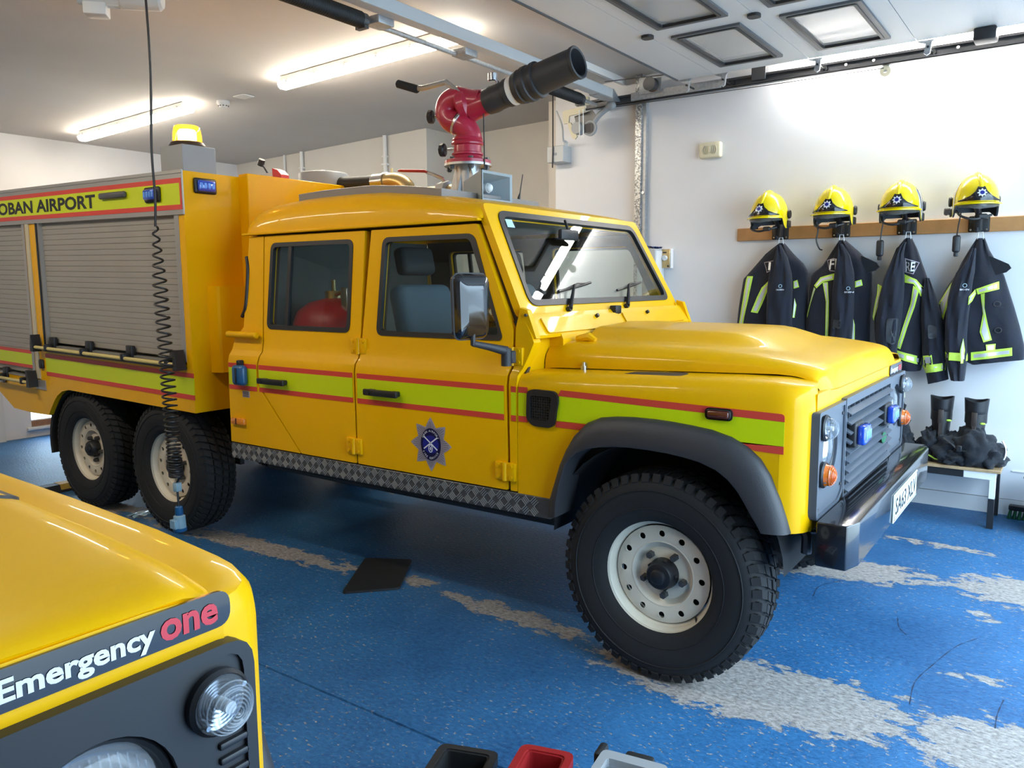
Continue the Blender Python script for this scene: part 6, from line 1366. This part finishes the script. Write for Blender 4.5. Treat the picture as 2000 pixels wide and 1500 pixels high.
# ------------------------------------------------------------------ bench with boots and trousers
bn = empty('bench', (.3, 3.06, 0), 'low bench with wooden top and black steel frame below the coats', 'bench')
mb = MB(); mb.box(-.35, .895, 2.86, 3.245, .345, .363, .002); mb.build('bench_top', 'wood_bench', bn)
for y in (2.875, 3.215):
    mb = MB(); mb.box(-.34, .70 if y < 3 else .87, y-.005, y+.025, .300, .344, .002); mb.build('bench_rail', 'plastic_black', bn)
mb = MB(); mb.box(.70, .872, 2.868, 2.902, .300, .3445, .002); mb.build('white_rail_end', 'white_plastic', bn)
mb = MB(); mb.box(.838, .872, 2.868, 2.902, .185, .300, .002); mb.build('white_leg_top', 'white_plastic', bn)
mb = MB(); mb.box(.838, .872, 2.868, 2.902, 0, .185, .002); mb.build('leg', 'plastic_black', bn)
for x, y in ((.838, 3.21), (-.33, 2.868), (-.33, 3.21)): mb = MB(); mb.box(x, x+.034, y, y+.034, 0, .344, .002); mb.build('leg', 'plastic_black', bn)
mb = MB(); mb.box(.84, .87, 2.902, 3.21, .30, .343, .002); mb.build('bench_rail', 'plastic_black', bn)
def boot(x, y, z, yw, label):
    B = empty('rubber_boot', (x, y, z), label, 'boot', 'boots standing in folded trousers'); B.rotation_euler = (0, 0, yw)
    rows = []; N = 28
    for (h, rx, ry, cy) in ((.06, .045, .060, 0), (.12, .046, .058, .0), (.20, .050, .060, .004), (.28, .056, .066, .008), (.315, .058, .068, .010), (.322, .062, .072, .010), (.34, .063, .073, .01), (.40, .068, .080, .014)):
        rows.append([(rx*math.cos(2*pi*j/N), cy+ry*math.sin(2*pi*j/N), h+(.008*math.cos(2*(2*pi*j/N)) if h > .38 else 0)) for j in range(N)])
    inn = [[(x_*.90, (y_-.012)*.90+.012, z_+.001-dz) for x_, y_, z_ in rows[-1]] for dz in (0, .05, .15)]
    mb = MB(); mb.grid(rows+inn, closeu=True); mb.build('boot_shaft', 'plastic_black', B, 45, local=True)
    mb = MB(); mb.box(-.045, .045, -.13, .065, .0, .085, .03, 3); mb.build('boot_foot', 'plastic_black', B, 40, local=True)
    mb = MB(); mb.box(-.022, .010, -.078, -.058, .24, .33, .004, 2); mb.box(-.018, .006, -.080, -.07, .16, .25, .003); mb.build('pull_strap', 'brown_lever', B, 30, local=True)
    mb = MB(); mb.ball((.040, -.052, .262), .016, .006, .007, 12, 6); mb.build('boot_mark', 'tape_lime', B, 40, local=True)
    return B
boot(.545, 3.02, .364, .15, 'black rubber boot on the bench, left of the upright pair'); boot(.735, 3.00, .364, .05, 'black rubber boot on the bench with lime mark, right of the upright pair')
from mathutils import noise as mn
def heap(name, blobs, label, cat, mat='cloth_black', amp=.022, seed=0):
    H = empty(name, (blobs[0][0], blobs[0][1], .364), label, cat)
    for i, (x, y, z, rx, ry, rz, hole) in enumerate(blobs):
        rows = []; n, m = 44, 26
        for a in range(m+1):
            f = -pi/2+pi*a/m; row = []
            for j in range(n):
                t = 2*pi*j/n; v = Vector((math.cos(f)*math.cos(t), math.cos(f)*math.sin(t), math.sin(f)))
                q = Vector((v.x*2.2+seed+i*3, v.y*2.2, v.z*3.2)); dsp = amp*(mn.noise(q*.9)*1.6+abs(mn.noise(q*1.7))*1.3-.4+.12*mn.noise(q*5))
                p = Vector((x+v.x*rx, y+v.y*ry, z+v.z*rz))+v*dsp
                row.append((p.x, p.y, max(.3645, p.z)))
            rows.append(row)
        mb = MB(); mb.grid(rows, closeu=True); mb.build('fold', mat, H, 80)
    return H
h = heap('fire_trousers', [(.60, 2.99, .43, .125, .12, .115, 0), (.735, 2.965, .455, .125, .12, .135, 0), (.82, 2.99, .42, .09, .12, .095, 0), (.64, 2.93, .40, .10, .08, .06, 0), (.49, 2.99, .46, .06, .09, .11, 0)], 'black fire trousers bunched around the upright boots on the bench', 'trousers')
mb = MB(); mb.tube(bez([(.58, 2.88, .53), (.63, 2.865, .50), (.67, 2.86, .47), (.74, 2.865, .46)], 5), .014, 6, sq=.4); mb.box(.655, .685, 2.845, 2.865, .455, .495, .004); mb.build('braces_buckle', 'plastic_black', h)
mb = MB(); mb.tube(bez([(.885, 2.97, .53), (.905, 2.97, .48), (.90, 2.96, .42), (.86, 2.95, .385)], 5), .012, 6, sq=.5); mb.build('reflective_trim', 'tape_silver', h)
mb = MB(); mb.tube([(.50, 2.90, .41), (.54, 2.895, .39), (.58, 2.90, .385)], .012, 6, sq=.4); mb.build('lime_trim', 'tape_lime', h)
h2 = heap('folded_fire_trousers', [(.30, 2.98, .50, .075, .10, .16, 0), (.335, 2.96, .44, .075, .09, .10, 0), (.285, 3.0, .62, .05, .07, .12, 0)], 'black fire trousers piled on the bench beside the truck grille', 'trousers', seed=5)
rl_ = MB(); rl_.tube([(.28, 2.98, .765), (.33, 2.98, .775)], .028, 14); tag(rl_.build('webbing_roll', 'cream_paint'), 'small cream roll of webbing on top of the piled trousers', 'roll')
# broom head and grey bin at the right edge
br = empty('broom', (1.0, 3.2, 0), 'green bristled broom head lying on the floor by the wall', 'broom')
mb = MB(); mb.box(.93, 1.22, 3.175, 3.235, .055, .085, .006); mb.build('broom_stock', 'plastic_black', br)
for i in range(11):
    for j in range(2): mb = MB(); x = .942+i*.026; y = 3.19+j*.03; mb.tube([(x, y, .056), (x-.006, y-.004, .002)], [.009, .013], 6); mb.build('bristle_tuft', 'green_brush', br)
bi = empty('bin', (1.18, 2.98, 0), 'grey plastic bin standing at the right edge by the wall', 'bin')
mb = MB(); mb.lathe([(.0005, .002), (.14, .002), (.15, .02), (.165, .30), (.172, .31), (.172, .325), (.160, .325), (.155, .30), (.14, .03), (.0005, .03)], (1.185, 2.98, 0), 'z', 32); mb.build('bin_body', 'grey_paint', bi)
mb = MB(); mb.tube([(1.185+.175*math.cos(t), 2.98+.175*math.sin(t), .318) for t in [2*pi*i/28 for i in range(28)]], .007, 6, closed=True); mb.build('bin_rim', 'grey_paint', bi)
# ------------------------------------------------------------------ on the floor
mt = MB(); mt.add([(-1.876, .341, .001), (-1.647, .468, .001), (-1.423, .133, .001), (-1.612, -.069, .001)], [(0,1,2,3)]); 
mt = MB(); C0 = [(-1.876, .341), (-1.647, .468), (-1.423, .133), (-1.612, -.069)]
mt.prism(rpoly(C0, .02, 4), lambda a, b: (a, b, .0005), lambda a, b: (a, b, .012)); mo = mt.build('floor_mat', 'tool_black'); tag(mo, 'black rubber mat lying on the blue floor beside the truck', 'mat')
ck = empty('wheel_chock', (-4.75, .15, 0), 'black and yellow wheel chock bar on the floor behind the rear wheel', 'chock')
mb = MB(); mb.prism([(-.07, 0), (.07, 0), (.045, .055), (-.045, .055)], lambda a, b: (-4.83+a, -.12, b), lambda a, b: (-4.83+a, .55, b)); mb.build('chock_body', 'tool_black', ck, 20)
mb = MB(); mb.prism([(-.062, .0175), (.062, .0175), (.047, .057), (-.047, .057)], lambda a, b: (-4.83+a, .10, b), lambda a, b: (-4.83+a, .22, b)); mb.build('chock_stripe', 'chock_yellow', ck, 20)
wp = empty('plastic_wrapper', (-3.75, .1, 0), 'crumpled clear plastic wrapper on the floor between the rear wheels', 'wrapper')
rows = [[(-3.78+.02*i, .04+.03*j, .004+.03*abs(mn.noise(Vector((i*.9, j*1.1, 2.)))) ) for j in range(6)] for i in range(7)]
mb = MB(); mb.grid(rows); mb.build('wrapper_sheet', 'clear_plug', wp, 20)
# tool boxes at the bottom edge
def crate(name, c, ang, w, l, h, mat, label, lid=False):
    R = empty(name, (c[0], c[1], 0), label, 'tool box'); R.rotation_euler = (0, 0, ang)
    mb = MB(); panel(mb, rpoly([(-w/2, -l/2), (w/2, -l/2), (w/2, l/2), (-w/2, l/2)], .02, 4), [rpoly([(-w/2+.014, -l/2+.014), (w/2-.014, -l/2+.014), (w/2-.014, l/2-.014), (-w/2+.014, l/2-.014)], .015, 4)], lambda a, b, d: (a, b, h-d), h-.006)
    mb.box(-w/2+.01, w/2-.01, -l/2+.01, l/2-.01, .001, .012); mb.build('box_wall', mat, R, 25, local=True)
    mb = MB(); panel(mb, rpoly([(-w/2-.012, -l/2-.012), (w/2+.012, -l/2-.012), (w/2+.012, l/2+.012), (-w/2-.012, l/2+.012)], .028, 4), [rpoly([(-w/2+.008, -l/2+.008), (w/2-.008, -l/2+.008), (w/2-.008, l/2-.008), (-w/2+.008, l/2-.008)], .018, 4)], lambda a, b, d: (a, b, h+.004-d), .026); mb.build('box_rim', mat, R, 25, local=True)
    for s in (-1, 1):
        mb = MB(); mb.box(s*(w/2+.012)-.008, s*(w/2+.012)+.008, -.04, .04, h-.07, h-.005, .005, 2); mb.build('box_catch', 'tool_black', R, 30, local=True)
    return R
crate('tool_tray_black', (-.045, -1.11), .34, .15, .26, .20, 'tool_black', 'open black tool tray, left of the group at the bottom edge')
rc = crate('tool_tray_red', (.165, -1.05), .28, .125, .27, .24, 'tool_red', 'open red plastic tool tray at the bottom edge', True)
tb = empty('tool_case', (.372, -1.00, 0), 'black tool case with a clear grey organiser lid at the bottom edge', 'tool box'); tb.rotation_euler = (0, 0, .16)
mb = MB(); mb.box(-.105, .105, -.22, .22, .001, .215, .018, 3); mb.build('case_body', 'tool_black', tb, 30, local=True)
mb = MB(); panel(mb, rpoly([(-.095, -.20), (.085, -.20), (.085, .19), (-.095, .19)], .02, 3), [rpoly([(-.072, .02), (.062, .02), (.062, .155), (-.072, .155)], .012, 3), rpoly([(-.072, -.17), (.062, -.17), (.062, -.01), (-.072, -.01)], .012, 3)], lambda a, b, d: (a, b, .245-d), .024); lid = mb.build('organiser_frame', 'grey_tray', tb, 25, local=True)
mb = MB(); mb.box(-.076, .066, .015, .16, .224, .230); mb.box(-.076, .066, -.175, -.005, .224, .230); mb.build('organiser_window', 'clear_lens', tb, 25, local=True)
for s in (-1, 1): mb = MB(); mb.box(-.02+s*.02-.006, -.02+s*.02+.006, .06, .10, .230, .235, .002); mb.build('window_rib', 'white_plastic', tb, 25, local=True)
mb = MB(); mb.box(-.04, .04, .185, .225, .18, .24, .01, 2); mb.build('case_latch', 'tool_black', tb, 30, local=True)
mb = MB(); mb.box(-.115, -.09, .16, .225, .17, .245, .01, 2); mb.build('case_hinge', 'tool_black', tb, 30, local=True)

# hairline cracks in the floor slab
for pts_ in ([(.816, .377), (.805, .561), (.837, .744), (.893, .981), (.958, 1.119)], [(.644, 1.153), (.667, 1.052), (.706, .987)], [(1.077, .371), (1.076, .479), (1.086, .602)], [(.268, 1.193), (.258, 1.343), (.324, 1.471)]):
    P_ = bez([(x, y, .0) for x, y in pts_], 5); mb = MB(); L_ = []; R_ = []
    for i, p in enumerate(P_):
        d = (P_[min(i+1, len(P_)-1)]-P_[max(i-1, 0)]).normalized(); n_ = Vector((-d.y, d.x, 0))*.0018*(1+.6*math.sin(i*2.1)); L_.append((p.x+n_.x, p.y+n_.y, .0006)); R_.append((p.x-n_.x, p.y-n_.y, .0006))
    mb.grid([L_, R_]); mb.build('floor_crack', 'crack_blue', FLOOR, 0)
